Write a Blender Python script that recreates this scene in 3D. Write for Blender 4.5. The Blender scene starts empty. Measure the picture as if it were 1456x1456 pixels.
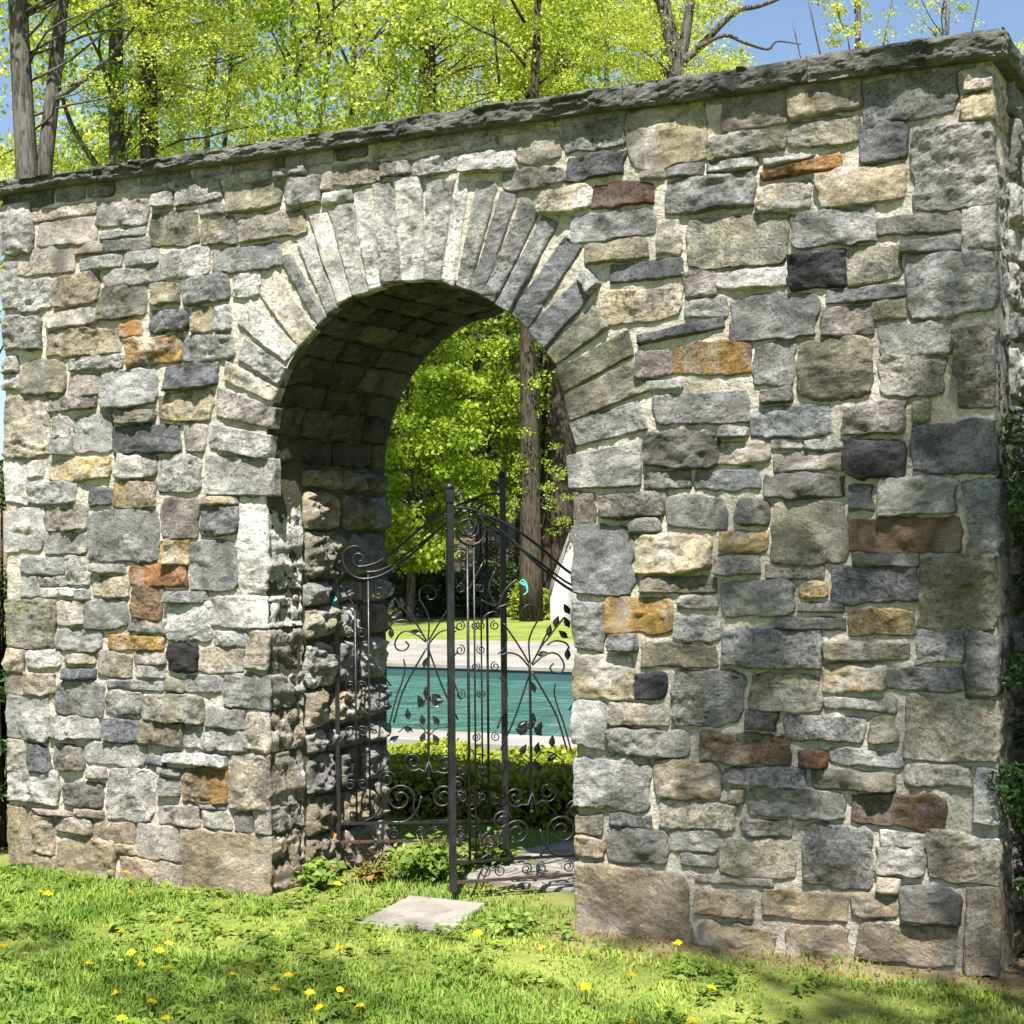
import bpy, math, random
import numpy as np
from mathutils import Vector, Matrix

R_ = math.radians
scene = bpy.context.scene
col = scene.collection

# ------------------------------------------------------------------ camera
cam_d = bpy.data.cameras.new('camera')
cam = bpy.data.objects.new('camera', cam_d)
col.objects.link(cam)
cam.location = (3.5965, -6.0389, 1.6)
fwd = Vector((-0.458635, 0.888625, 0.0))
cam.matrix_world = (Matrix.Translation(cam.location)
                    @ fwd.to_track_quat('-Z', 'Y').to_matrix().to_4x4()
                    @ Matrix.Rotation(-0.0087, 4, 'Z'))
cam_d.sensor_width = 36.0
cam_d.lens = 36.0 * 2278 / 1456
cam_d.shift_y = 48 / 1456
cam_d.clip_start = 0.05
cam_d.clip_end = 2000
scene.camera = cam

# ------------------------------------------------------------------ light
SUN_EL, SUN_AZ = R_(60), R_(23)          # azimuth: to the right of the wall's front normal (-Y)
sdir = Vector((math.sin(SUN_AZ) * math.cos(SUN_EL), -math.cos(SUN_AZ) * math.cos(SUN_EL), math.sin(SUN_EL)))
world = bpy.data.worlds.new('World')
scene.world = world
world.use_nodes = True
wn = world.node_tree.nodes
wl = world.node_tree.links
wn.clear()
sky = wn.new('ShaderNodeTexSky')
sky.sky_type = 'NISHITA'
sky.sun_disc = False
sky.sun_elevation = SUN_EL
sky.sun_rotation = math.atan2(sdir.x, sdir.y)
sky.air_density = 1.0
sky.dust_density = 1.0
sky.ozone_density = 2.0
bg = wn.new('ShaderNodeBackground')
bg.inputs['Strength'].default_value = 0.060
wo = wn.new('ShaderNodeOutputWorld')
wl.new(sky.outputs[0], bg.inputs[0])
wl.new(bg.outputs[0], wo.inputs[0])

sun_d = bpy.data.lights.new('sun', 'SUN')
sun_d.energy = 5.0
sun_d.angle = R_(0.53)
sun_d.color = (1.0, 0.95, 0.88)
sun = bpy.data.objects.new('sun', sun_d)
col.objects.link(sun)
sun.rotation_euler = (-sdir).to_track_quat('-Z', 'Y').to_euler()
sun.location = sdir * 40

vs = scene.view_settings
vs.view_transform = 'Standard'
vs.look = 'None'
vs.exposure = 1.58
vs.gamma = 1.0
vs.use_curve_mapping = False
scene.render.engine = 'CYCLES'
cy = scene.cycles
cy.use_denoising = True
cy.denoiser = 'OPENIMAGEDENOISE'
cy.max_bounces = 6
cy.diffuse_bounces = 3
cy.glossy_bounces = 3
cy.transmission_bounces = 4
cy.transparent_max_bounces = 6
cy.sample_clamp_indirect = 6
cy.caustics_reflective = False
cy.caustics_refractive = False

# ------------------------------------------------------------------ helpers
rng = np.random.default_rng(7)
random.seed(7)


def lin(c):
    return tuple(((v / 12.92) if v <= 0.04045 else ((v + 0.055) / 1.055) ** 2.4) for v in c)


_P = np.random.default_rng(3).permutation(4096).astype(np.int64)


def _h(ix, iy, iz):
    return _P[(_P[(_P[ix & 4095] + iy) & 4095] + iz) & 4095]


def vnoise(x, y, z):
    """value noise, about -1..1"""
    x, y, z = np.broadcast_arrays(np.asarray(x, float), np.asarray(y, float), np.asarray(z, float))
    ix, iy, iz = np.floor(x).astype(np.int64), np.floor(y).astype(np.int64), np.floor(z).astype(np.int64)
    fx, fy, fz = x - ix, y - iy, z - iz
    u, v, w = (t * t * t * (t * (t * 6 - 15) + 10) for t in (fx, fy, fz))

    def c(a, b, d):
        return _h(ix + a, iy + b, iz + d) / 2047.5 - 1.0
    x00 = c(0, 0, 0) * (1 - u) + c(1, 0, 0) * u
    x10 = c(0, 1, 0) * (1 - u) + c(1, 1, 0) * u
    x01 = c(0, 0, 1) * (1 - u) + c(1, 0, 1) * u
    x11 = c(0, 1, 1) * (1 - u) + c(1, 1, 1) * u
    return (x00 * (1 - v) + x10 * v) * (1 - w) + (x01 * (1 - v) + x11 * v) * w


def fbm(x, y, z, o=4, g=0.5, l=2.1):
    s, a, f = 0, 1.0, 1.0
    for i in range(o):
        s = s + a * vnoise(np.asarray(x) * f + 17.3 * i, np.asarray(y) * f + 5.1 * i, np.asarray(z) * f + 9.7 * i)
        a *= g
        f *= l
    return s


def link(name, me, mat=None, parent=None, kind=None):
    o = bpy.data.objects.new(name, me)
    col.objects.link(o)
    if mat is not None and me is not None and not me.materials:
        me.materials.append(mat)
    if parent is not None:
        o.parent = parent
    if kind:
        o['kind'] = kind
    return o


def tag(o, label, cat, group=None):
    o['label'] = label
    o['category'] = cat
    if group:
        o['group'] = group
    return o


def empty(name, loc=(0, 0, 0), rz=0.0):
    o = bpy.data.objects.new(name, None)
    o.empty_display_size = 0.1
    col.objects.link(o)
    o.location = loc
    o.rotation_euler = (0, 0, rz)
    return o


def mesh_np(name, V, F, smooth=True):
    """V (n,3), F (m,3|4) arrays -> mesh"""
    V = np.ascontiguousarray(V, dtype=np.float32)
    F = np.ascontiguousarray(F, dtype=np.int32)
    me = bpy.data.meshes.new(name)
    me.vertices.add(len(V))
    me.vertices.foreach_set('co', V.ravel())
    k = F.shape[1]
    me.loops.add(F.size)
    me.loops.foreach_set('vertex_index', F.ravel())
    me.polygons.add(len(F))
    me.polygons.foreach_set('loop_start', np.arange(0, F.size, k, dtype=np.int32))
    if smooth:
        me.polygons.foreach_set('use_smooth', np.ones(len(F), dtype=bool))
    me.update(calc_edges=True)
    return me


class MB:
    """mesh collector of tubes, boxes and free faces"""

    def __init__(s):
        s.v, s.f = [], []

    def add(s, V, F):
        b = len(s.v)
        s.v.extend([tuple(map(float, p)) for p in V])
        s.f.extend([tuple(int(i) + b for i in q) for q in F])

    def box(s, a, b):
        x0, y0, z0 = a
        x1, y1, z1 = b
        s.add([(x0, y0, z0), (x1, y0, z0), (x1, y1, z0), (x0, y1, z0), (x0, y0, z1), (x1, y0, z1), (x1, y1, z1), (x0, y1, z1)],
              [(0, 3, 2, 1), (4, 5, 6, 7), (0, 1, 5, 4), (1, 2, 6, 5), (2, 3, 7, 6), (3, 0, 4, 7)])

    def tube(s, pts, rad, n=6, cap=True, flat=1.0):
        pts = [Vector(p) for p in pts]
        if not hasattr(rad, '__len__'):
            rad = [rad] * len(pts)
        m = len(pts)
        T = []
        for i in range(m):
            t = pts[min(i + 1, m - 1)] - pts[max(i - 1, 0)]
            T.append(t.normalized() if t.length > 1e-9 else Vector((0, 0, 1)))
        ref = Vector((0, 1, 0)) if abs(T[0].y) < 0.9 else Vector((1, 0, 0))
        N = (ref - T[0] * ref.dot(T[0])).normalized()
        V, F = [], []
        for i in range(m):
            N = (N - T[i] * N.dot(T[i]))
            N = N.normalized() if N.length > 1e-6 else T[i].orthogonal().normalized()
            B = T[i].cross(N)
            for k in range(n):
                a = 2 * math.pi * (k + 0.5) / n
                V.append(pts[i] + (N * math.cos(a) * flat + B * math.sin(a)) * rad[i])
        for i in range(m - 1):
            for k in range(n):
                k2 = (k + 1) % n
                F.append((i * n + k, i * n + k2, (i + 1) * n + k2, (i + 1) * n + k))
        if cap:
            F.append(tuple(reversed(range(n))))
            F.append(tuple((m - 1) * n + k for k in range(n)))
        s.add(V, F)

    def mesh(s, name, smooth=True):
        me = bpy.data.meshes.new(name)
        me.from_pydata(s.v, [], s.f)
        if smooth:
            me.polygons.foreach_set('use_smooth', np.ones(len(me.polygons), dtype=bool))
        me.update()
        return me

    def build(s, name, mat, parent=None, smooth=True, kind=None):
        return link(name, s.mesh(name, smooth), mat, parent, kind)


def smooth_line(pts, k=4):
    """Catmull-Rom through the points"""
    P = [Vector(p) for p in pts]
    if len(P) < 3:
        return P
    P = [P[0] * 2 - P[1]] + P + [P[-1] * 2 - P[-2]]
    out = []
    for i in range(1, len(P) - 2):
        for j in range(k):
            t = j / k
            a, b, c, d = P[i - 1], P[i], P[i + 1], P[i + 2]
            out.append(0.5 * ((2 * b) + (c - a) * t + (2 * a - 5 * b + 4 * c - d) * t * t + (3 * b - a - 3 * c + d) * t ** 3))
    out.append(P[-2])
    return out


# ------------------------------------------------------------------ materials
class NT:
    def __init__(s, name):
        s.m = bpy.data.materials.new(name)
        s.m.use_nodes = True
        s.n = s.m.node_tree.nodes
        s.l = s.m.node_tree.links
        s.n.clear()
        s.out = s.n.new('ShaderNodeOutputMaterial')
        s.bsdf = s.n.new('ShaderNodeBsdfPrincipled')
        s.l.new(s.bsdf.outputs[0], s.out.inputs[0])

    def node(s, t, **kw):
        n = s.n.new('ShaderNode' + t)
        for k, v in kw.items():
            setattr(n, k, v)
        return n

    def set(s, n, i, v):
        if isinstance(v, bpy.types.NodeSocket):
            s.l.new(v, n.inputs[i])
        else:
            n.inputs[i].default_value = v

    def noise(s, vec, scale, detail=4, rough=0.55, dist=0.0):
        n = s.node('TexNoise')
        s.set(n, 'Vector', vec)
        n.inputs['Scale'].default_value = scale
        n.inputs['Detail'].default_value = detail
        n.inputs['Roughness'].default_value = rough
        n.inputs['Distortion'].default_value = dist
        return n.outputs['Fac']

    def voronoi(s, vec, scale, feature='F1'):
        n = s.node('TexVoronoi', feature=feature)
        s.set(n, 'Vector', vec)
        n.inputs['Scale'].default_value = scale
        return n.outputs['Distance']

    def ramp(s, fac, a, b, c0=0.0, c1=1.0):
        n = s.node('MapRange')
        s.set(n, 'Value', fac)
        n.inputs['From Min'].default_value = a
        n.inputs['From Max'].default_value = b
        n.inputs['To Min'].default_value = c0
        n.inputs['To Max'].default_value = c1
        return n.outputs[0]

    def mix(s, fac, a, b, blend='MIX'):
        n = s.node('Mix', data_type='RGBA', blend_type=blend)
        for i, v in ((0, fac), (6, a), (7, b)):
            if isinstance(v, bpy.types.NodeSocket):
                s.l.new(v, n.inputs[i])
            elif i == 0:
                n.inputs[i].default_value = v
            else:
                n.inputs[i].default_value = (*v[:3], 1.0)
        return n.outputs[2]

    def math(s, op, a, b=0.0):
        n = s.node('Math', operation=op)
        s.set(n, 0, a)
        s.set(n, 1, b)
        return n.outputs[0]

    def vmath(s, op, a, b):
        n = s.node('VectorMath', operation=op)
        s.set(n, 0, a)
        s.set(n, 1, b)
        return n.outputs[0]

    def bump(s, h, strength, dist, prev=None):
        n = s.node('Bump')
        s.set(n, 'Height', h)
        n.inputs['Strength'].default_value = strength
        n.inputs['Distance'].default_value = dist
        if prev is not None:
            s.l.new(prev, n.inputs['Normal'])
        return n.outputs[0]

    def done(s, colour, rough=0.8, normal=None, spec=0.3):
        s.set(s.bsdf, 'Base Color', colour if isinstance(colour, bpy.types.NodeSocket) else (*colour[:3], 1))
        s.set(s.bsdf, 'Roughness', rough)
        s.bsdf.inputs['Specular IOR Level'].default_value = spec
        if normal is not None:
            s.l.new(normal, s.bsdf.inputs['Normal'])
        return s.m


def grey(v):
    return (v, v, v)


def stone_material(name, attr=False):
    t = NT(name)
    tc = t.node('TexCoord').outputs['Object']
    oi = t.node('ObjectInfo')
    off = t.node('CombineXYZ')
    t.l.new(t.math('MULTIPLY', oi.outputs['Random'], 91.0), off.inputs[0])
    t.l.new(t.math('MULTIPLY', oi.outputs['Random'], 37.0), off.inputs[1])
    t.l.new(t.math('MULTIPLY', oi.outputs['Random'], 53.0), off.inputs[2])
    p = t.vmath('ADD', tc, off.outputs[0])
    vr = t.node('VectorRotate', rotation_type='Y_AXIS')
    t.l.new(p, vr.inputs['Vector'])
    t.l.new(t.ramp(t.math('FRACT', t.math('MULTIPLY', oi.outputs['Random'], 17.31)), 0, 1, -0.45, 0.45), vr.inputs['Angle'])
    sc_ = t.ramp(t.math('FRACT', t.math('MULTIPLY', oi.outputs['Random'], 41.7)), 0, 1, 0.55, 1.5)
    vs_ = t.node('VectorMath', operation='SCALE')
    t.l.new(vr.outputs[0], vs_.inputs[0])
    t.l.new(sc_, vs_.inputs['Scale'])
    p = vs_.outputs[0]
    kb = t.ramp(t.math('FRACT', t.math('MULTIPLY', oi.outputs['Random'], 73.9)), 0, 1, 0.25, 1.15)
    kp = t.ramp(t.math('FRACT', t.math('MULTIPLY', oi.outputs['Random'], 29.3)), 0, 1, 0.2, 1.1)
    if attr:
        a = t.node('Attribute', attribute_name='tint')
        base = a.outputs['Color']
    else:
        base = oi.outputs['Color']
    # rock grain lies in beds: stretch the coordinates along the bed
    sv = t.node('VectorMath', operation='MULTIPLY')
    t.l.new(p, sv.inputs[0])
    sv.inputs[1].default_value = (1.0, 1.0, 3.2)
    ps = sv.outputs[0]
    big = t.noise(p, 7.0, 5, 0.6, 0.6)
    beds = t.noise(ps, 20.0, 8, 0.70, 1.4)
    pits = t.noise(p, 62.0, 6, 0.72)
    grain = t.noise(p, 150.0, 4, 0.75)
    lich = t.noise(p, 13.0, 8, 0.75, 0.4)
    dark = t.mix(1.0, base, (0.46, 0.46, 0.46), 'MULTIPLY')
    lite = t.mix(1.0, base, (1.42, 1.41, 1.39), 'MULTIPLY')
    c = t.mix(t.ramp(big, 0.34, 0.66), dark, lite)
    hs = t.node('HueSaturation')
    hs.inputs['Saturation'].default_value = 0.30
    hs.inputs['Value'].default_value = 1.12
    t.l.new(c, hs.inputs['Color'])
    c = t.mix(t.ramp(t.noise(p, 5.0, 4, 0.6, 0.8), 0.46, 0.60, 0.0, 0.75), c, hs.outputs[0])
    c = t.mix(t.math('MULTIPLY', kb, t.ramp(beds, 0.36, 0.50, 0.85, 0.0)), c, t.mix(1.0, c, (0.27, 0.27, 0.275), 'MULTIPLY'))
    c = t.mix(t.math('MULTIPLY', kb, t.ramp(beds, 0.54, 0.68, 0.0, 0.5)), c, t.mix(1.0, c, (1.55, 1.52, 1.47), 'MULTIPLY'))
    c = t.mix(t.math('MULTIPLY', kp, t.ramp(pits, 0.36, 0.50, 0.85, 0.0)), c, t.mix(1.0, c, (0.22, 0.215, 0.20), 'MULTIPLY'))
    c = t.mix(t.ramp(grain, 0.36, 0.54, 0.7, 0.0), c, t.mix(1.0, c, (0.45, 0.44, 0.42), 'MULTIPLY'))
    c = t.mix(t.math('MULTIPLY', kp, t.ramp(pits, 0.60, 0.70, 0.0, 0.5)), c, t.mix(1.0, c, (1.7, 1.68, 1.62), 'MULTIPLY'))
    c = t.mix(t.ramp(lich, 0.60, 0.68, 0.0, 0.35), c, (0.42, 0.40, 0.33))
    c = t.mix(t.ramp(lich, 0.32, 0.40, 0.5, 0.0), c, t.mix(1.0, c, (0.45, 0.43, 0.39), 'MULTIPLY'))
    wp = t.node('NewGeometry').outputs['Position']
    sz = t.node('SeparateXYZ')
    t.l.new(wp, sz.inputs[0])
    soil = t.math('MULTIPLY', t.ramp(sz.outputs[2], 0.05, 0.50, 0.75, 0.0), t.ramp(t.noise(wp, 6.0, 5, 0.65), 0.32, 0.62, 0.15, 1.0))
    c = t.mix(soil, c, t.mix(1.0, c, (1.05, 0.92, 0.72), 'MULTIPLY'))
    c = t.mix(t.math('MULTIPLY', soil, 0.4), c, (0.44, 0.36, 0.245))
    n = t.bump(beds, 0.9, 0.038)
    n = t.bump(pits, 1.0, 0.024, n)
    n = t.bump(grain, 0.6, 0.007, n)
    return t.done(c, 0.86, n, 0.25)


M = {}
M['stone'] = stone_material('fieldstone')
M['stone_stuff'] = stone_material('fieldstone_small', True)

t = NT('mortar')
pos = t.node('NewGeometry').outputs['Position']
a = t.noise(pos, 3.0, 4)
b = t.noise(pos, 60.0, 5, 0.7)
g2 = t.noise(pos, 300.0, 2, 0.7)
c = t.mix(t.ramp(a, 0.36, 0.64), lin((0.60, 0.575, 0.525)), lin((0.75, 0.73, 0.675)))
c = t.mix(t.ramp(t.noise(pos, 9.0, 5, 0.65, 0.6), 0.50, 0.66, 0.0, 0.6), c, lin((0.82, 0.80, 0.755)))
c = t.mix(t.ramp(t.noise(pos, 16.0, 6, 0.7), 0.34, 0.44, 0.7, 0.0), c, lin((0.42, 0.38, 0.31)))
c = t.mix(t.ramp(b, 0.35, 0.5, 0.55, 0.0), c, lin((0.47, 0.43, 0.36)))
c = t.mix(t.ramp(g2, 0.3, 0.5, 0.35, 0.0), c, lin((0.38, 0.35, 0.30)))
n = t.bump(t.noise(pos, 22.0, 4, 0.6), 0.8, 0.03)
n = t.bump(b, 0.8, 0.014, n)
n = t.bump(g2, 0.5, 0.003, n)
M['mortar'] = t.done(c, 0.95, n, 0.1)

t = NT('shade_darkened_mortar')  # arch lining mortar, coloured dark olive to deepen the shade inside the opening
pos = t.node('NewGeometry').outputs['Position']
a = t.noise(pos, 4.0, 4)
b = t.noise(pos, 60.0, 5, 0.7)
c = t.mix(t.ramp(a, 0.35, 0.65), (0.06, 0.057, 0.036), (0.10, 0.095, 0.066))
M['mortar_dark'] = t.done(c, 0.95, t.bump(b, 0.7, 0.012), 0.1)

t = NT('coping_slate')
pos = t.node('NewGeometry').outputs['Position']
a = t.noise(pos, 9.0, 6, 0.65)
b = t.noise(pos, 40.0, 6, 0.7)
g2 = t.noise(pos, 160.0, 3, 0.7)
c = t.mix(t.ramp(a, 0.36, 0.62), (0.033, 0.034, 0.031), (0.125, 0.126, 0.113))
c = t.mix(t.ramp(b, 0.57, 0.70, 0.0, 0.6), c, (0.19, 0.19, 0.17))
c = t.mix(t.ramp(g2, 0.3, 0.5, 0.5, 0.0), c, t.mix(1.0, c, grey(0.4), 'MULTIPLY'))
n = t.bump(b, 0.7, 0.012)
n = t.bump(g2, 0.4, 0.004, n)
M['coping'] = t.done(c, 0.85, n, 0.25)

t = NT('wrought_iron')
pos = t.node('TexCoord').outputs['Object']
a = t.noise(pos, 14.0, 4)
b = t.noise(pos, 120.0, 4)
c = t.mix(t.ramp(a, 0.45, 0.7), (0.010, 0.010, 0.011), (0.022, 0.022, 0.025))
c = t.mix(t.ramp(b, 0.62, 0.74, 0.0, 0.5), c, (0.06, 0.035, 0.02))
M['iron'] = t.done(c, t.ramp(b, 0.3, 0.7, 0.28, 0.5), t.bump(b, 0.3, 0.002), 0.45)

t = NT('rusted_iron')
pos = t.node('TexCoord').outputs['Object']
a = t.noise(pos, 30.0, 5)
c = t.mix(t.ramp(a, 0.4, 0.62), (0.02, 0.019, 0.019), (0.085, 0.040, 0.024))
M['rust'] = t.done(c, 0.7, t.bump(a, 0.4, 0.002), 0.3)

t = NT('paving_stone')
pos = t.node('NewGeometry').outputs['Position']
a = t.noise(pos, 5.0, 5)
b = t.noise(pos, 90.0, 5, 0.7)
c = t.mix(t.ramp(a, 0.35, 0.65), (0.19, 0.175, 0.15), (0.27, 0.25, 0.22))
c = t.mix(t.ramp(b, 0.34, 0.5, 0.35, 0.0), c, (0.12, 0.105, 0.085))
c = t.mix(t.ramp(t.noise(pos, 11.0, 6, 0.7), 0.50, 0.66, 0.0, 0.6), c, (0.11, 0.095, 0.06))
M['paving'] = t.done(c, 0.85, t.bump(b, 0.3, 0.006), 0.25)

t = NT('pool_deck')
pos = t.node('NewGeometry').outputs['Position']
a = t.noise(pos, 1.3, 5)
c = t.mix(t.ramp(a, 0.35, 0.65), (0.17, 0.16, 0.143), (0.245, 0.232, 0.212))
M['deck'] = t.done(c, 0.85, t.bump(t.noise(pos, 60, 4), 0.2, 0.005), 0.25)

t = NT('pool_water')
pos = t.node('NewGeometry').outputs['Position']
a = t.noise(pos, 2.2, 3, 0.5, 0.8)
b = t.noise(pos, 7.0, 3, 0.5, 0.5)
c = t.mix(t.ramp(a, 0.35, 0.65), (0.022, 0.085, 0.078), (0.055, 0.155, 0.130))
n = t.bump(a, 0.9, 0.16)
n = t.bump(b, 0.6, 0.05, n)
M['water'] = t.done(c, 0.12, n, 0.5)

t = NT('pool_wall')
M['poolwall'] = t.done((0.03, 0.07, 0.07), 0.6)

t = NT('bark')
pos = t.node('TexCoord').outputs['Object']
sv = t.vmath('MULTIPLY', pos, (1.0, 1.0, 0.16))
a = t.noise(sv, 26.0, 6, 0.65, 0.4)
b = t.noise(pos, 2.2, 4)
c = t.mix(t.ramp(a, 0.36, 0.62), (0.025, 0.022, 0.018), (0.125, 0.115, 0.10))
c = t.mix(t.ramp(b, 0.5, 0.7, 0, 0.5), c, (0.16, 0.16, 0.14))
M['bark'] = t.done(c, 0.9, t.bump(a, 1.0, 0.03), 0.15)

t = NT('dark_bark')
pos = t.node('TexCoord').outputs['Object']
sv = t.vmath('MULTIPLY', pos, (1.0, 1.0, 0.16))
a = t.noise(sv, 24.0, 6, 0.65, 0.4)
c = t.mix(t.ramp(a, 0.36, 0.62), (0.018, 0.014, 0.010), (0.085, 0.068, 0.050))
M['darkbark'] = t.done(c, 0.9, t.bump(a, 1.0, 0.03), 0.15)


def leaf_material(name, c0, c1, trans=0.45, rough=0.5, glossy=0.3):
    t = NT(name)
    at = t.node('Attribute', attribute_name='tint')
    pos = t.node('NewGeometry').outputs['Position']
    cl = t.noise(pos, 1.1, 3)
    f = t.math('ADD', t.math('MULTIPLY', at.outputs['Fac'], 0.75), t.ramp(cl, 0.3, 0.7, -0.1, 0.35))
    f = t.math('MINIMUM', t.math('MAXIMUM', f, 0.0), 1.0)
    c = t.mix(f, c0, c1)
    t.set(t.bsdf, 'Base Color', c)
    t.bsdf.inputs['Roughness'].default_value = rough
    t.bsdf.inputs['Specular IOR Level'].default_value = glossy
    tr = t.node('BsdfTranslucent')
    t.l.new(t.mix(1.0, c, (1.15, 1.1, 0.55), 'MULTIPLY'), tr.inputs[0])
    mx = t.node('MixShader')
    mx.inputs[0].default_value = trans
    t.l.new(t.bsdf.outputs[0], mx.inputs[1])
    t.l.new(tr.outputs[0], mx.inputs[2])
    t.l.new(mx.outputs[0], t.out.inputs[0])
    return t.m


M['leaf_spring'] = leaf_material('spring_leaf', (0.24, 0.31, 0.035), (0.56, 0.61, 0.12), 0.5)
M['leaf_fresh'] = leaf_material('fresh_leaf', (0.16, 0.26, 0.022), (0.42, 0.53, 0.085), 0.5)
M['leaf_green'] = leaf_material('maple_leaf', (0.10, 0.19, 0.012), (0.34, 0.44, 0.04), 0.5)
M['leaf_dark'] = leaf_material('evergreen_leaf', (0.012, 0.028, 0.008), (0.045, 0.085, 0.018), 0.2)
M['leaf_hedge'] = leaf_material('hedge_leaf', (0.12, 0.18, 0.012), (0.38, 0.43, 0.045), 0.4)
M['leaf_weed'] = leaf_material('weed_leaf', (0.06, 0.12, 0.012), (0.20, 0.28, 0.04), 0.35)
M['leaf_yew'] = leaf_material('yew_leaf', (0.010, 0.030, 0.008), (0.06, 0.13, 0.02), 0.25)
M['leaf_rust'] = leaf_material('rusty_leaf', (0.10, 0.085, 0.02), (0.24, 0.15, 0.05), 0.3)
M['grass'] = leaf_material('grass_blade', (0.06, 0.145, 0.012), (0.31, 0.40, 0.075), 0.30, 0.55, 0.2)
M['petal'] = leaf_material('dandelion_petal', (0.82, 0.66, 0.01), (0.90, 0.76, 0.03), 0.35)
M['flower_stem'] = leaf_material('dandelion_stem', (0.16, 0.22, 0.05), (0.22, 0.28, 0.07), 0.2)

t = NT('white_canvas')
M['canvas'] = t.done((0.42, 0.41, 0.40), 0.9, None, 0.1)
t = NT('grey_trim')
M['trim'] = t.done((0.22, 0.21, 0.20), 0.8, None, 0.2)
t = NT('turquoise_ribbon')
M['ribbon'] = t.done((0.10, 0.62, 0.52), 0.6, None, 0.3)
t = NT('orange_cap')
M['orangecap'] = t.done((0.55, 0.16, 0.03), 0.55, None, 0.4)

t = NT('ground')
pos = t.node('NewGeometry').outputs['Position']
sep = t.node('SeparateXYZ')
t.l.new(pos, sep.inputs[0])
X, Y = sep.outputs[0], sep.outputs[1]
a = t.noise(pos, 1.4, 5, 0.6)
b = t.noise(pos, 14.0, 5, 0.65)
g2 = t.noise(pos, 120.0, 3, 0.7)
c = t.mix(t.ramp(a, 0.35, 0.65), (0.085, 0.14, 0.016), (0.22, 0.245, 0.06))
c = t.mix(t.ramp(b, 0.35, 0.6, 0.5, 0.0), c, (0.16, 0.15, 0.05))
# worn earth along the foot of the wall and in the passage
d0 = t.math('ADD', Y, t.math('MULTIPLY', t.math('SUBTRACT', b, 0.5), 0.55))
near = t.math('MULTIPLY', t.ramp(d0, -0.30, -0.06, 0, 1), t.ramp(d0, 1.2, 1.7, 1, 0))
near = t.math('MULTIPLY', near, t.ramp(X, 0.55, 0.80, 0.30, 1))
earth = t.mix(t.ramp(b, 0.35, 0.65), (0.13, 0.095, 0.052), (0.22, 0.175, 0.105))
earth = t.mix(t.ramp(g2, 0.35, 0.55, 0.5, 0.0), earth, (0.09, 0.065, 0.035))
c = t.mix(near, c, earth)
# leaf litter under the trees far behind
far = t.ramp(Y, 25.5, 28.5, 0, 1)
litter = t.mix(t.ramp(b, 0.35, 0.65), (0.07, 0.055, 0.03), (0.16, 0.13, 0.075))
c = t.mix(far, c, litter)
n = t.bump(b, 0.5, 0.03)
n = t.bump(g2, 0.6, 0.01, n)
M['ground'] = t.done(c, 0.95, n, 0.1)

# ------------------------------------------------------------------ ground, pool
POOL = (-9.6, 3.0, 5.67, 12.34)


def hill(y):
    return 0.0 if y < 27 else 7.0 * min(1.0, (y - 27) / 45.0) ** 1.2


xs = [-600, -200, -80, -40, -20, POOL[0], -4, 0, POOL[1], 8, 20, 40, 80, 200, 600]
ys = [-600, -200, -60, -20, -6, 0, 3, POOL[2], 9, POOL[3], 17, 27, 30, 34, 40, 50, 72, 120, 300, 700]
V, F = [], []
for j, y in enumerate(ys):
    for i, x in enumerate(xs):
        V.append((x, y, hill(y)))
nx = len(xs)
for j in range(len(ys) - 1):
    for i in range(nx - 1):
        cx, cyy = (xs[i] + xs[i + 1]) / 2, (ys[j] + ys[j + 1]) / 2
        if POOL[0] < cx < POOL[1] and POOL[2] < cyy < POOL[3]:
            continue
        F.append((j * nx + i, j * nx + i + 1, (j + 1) * nx + i + 1, (j + 1) * nx + i))
me = bpy.data.meshes.new('ground')
me.from_pydata(V, [], F)
link('ground', me, M['ground'], kind='structure')

b = MB()
b.add([(POOL[0] - .02, POOL[2] - .02, -.13), (POOL[1] + .02, POOL[2] - .02, -.13), (POOL[1] + .02, POOL[3] + .02, -.13), (POOL[0] - .02, POOL[3] + .02, -.13)], [(0, 1, 2, 3)])
b.build('pool_water', M['water'], smooth=False, kind='structure')
x0, x1, y0, y1 = POOL
b = MB()
for (ax, ay, bx_, by) in ((x0 - .3, y0 - .3, x1 + .3, y0 + .01), (x0 - .3, y1 - .01, x1 + .3, y1 + .3), (x0 - .3, y0 + .012, x0 + .01, y1 - .012), (x1 - .01, y0 + .012, x1 + .3, y1 - .012)):
    b.box((ax, ay, -1.2), (bx_, by, -.004))
b.build('pool_basin', M['poolwall'], smooth=False, kind='structure')
b = MB()
b.box((x0 - .8, y1 - .03, -.0035), (x1 + .8, y1 + 4.9, .04))
b.build('pool_deck', M['deck'], smooth=False, kind='structure')
b = MB()
b.box((x0 - .8, y0 - .62, -.0035), (x1 + .8, y0 + .03, .045))
b.build('pool_coping', M['deck'], smooth=False, kind='structure')

# ------------------------------------------------------------------ the stone wall
XL, XR, T_W, Z_TOP = -2.41, 2.49, 1.04, 3.400
AC, AZ, AR, JX = -0.008, 1.99, 0.772, 0.768      # arch centre, spring height, radius, half width of the jambs
COL = dict(W=(.60, .585, .55), L=(.52, .51, .48), G=(.37, .368, .36), B=(.21, .215, .235), V=(.345, .345, .35), U=(.37, .385, .415),
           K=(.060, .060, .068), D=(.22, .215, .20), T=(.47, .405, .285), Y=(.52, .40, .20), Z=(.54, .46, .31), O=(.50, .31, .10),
           S=(.34, .17, .07), X=(.38, .21, .09), R=(.17, .08, .04), M=(.34, .32, .23), C=(.60, .54, .42), P=(.40, .365, .32), N=(.24, .165, .10), a=(.11, .102, .066), b=(.08, .074, .047), c=(.14, .13, .09))  # a, b, c: vault stones, soffit shade painted into their dark olive colour


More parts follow.
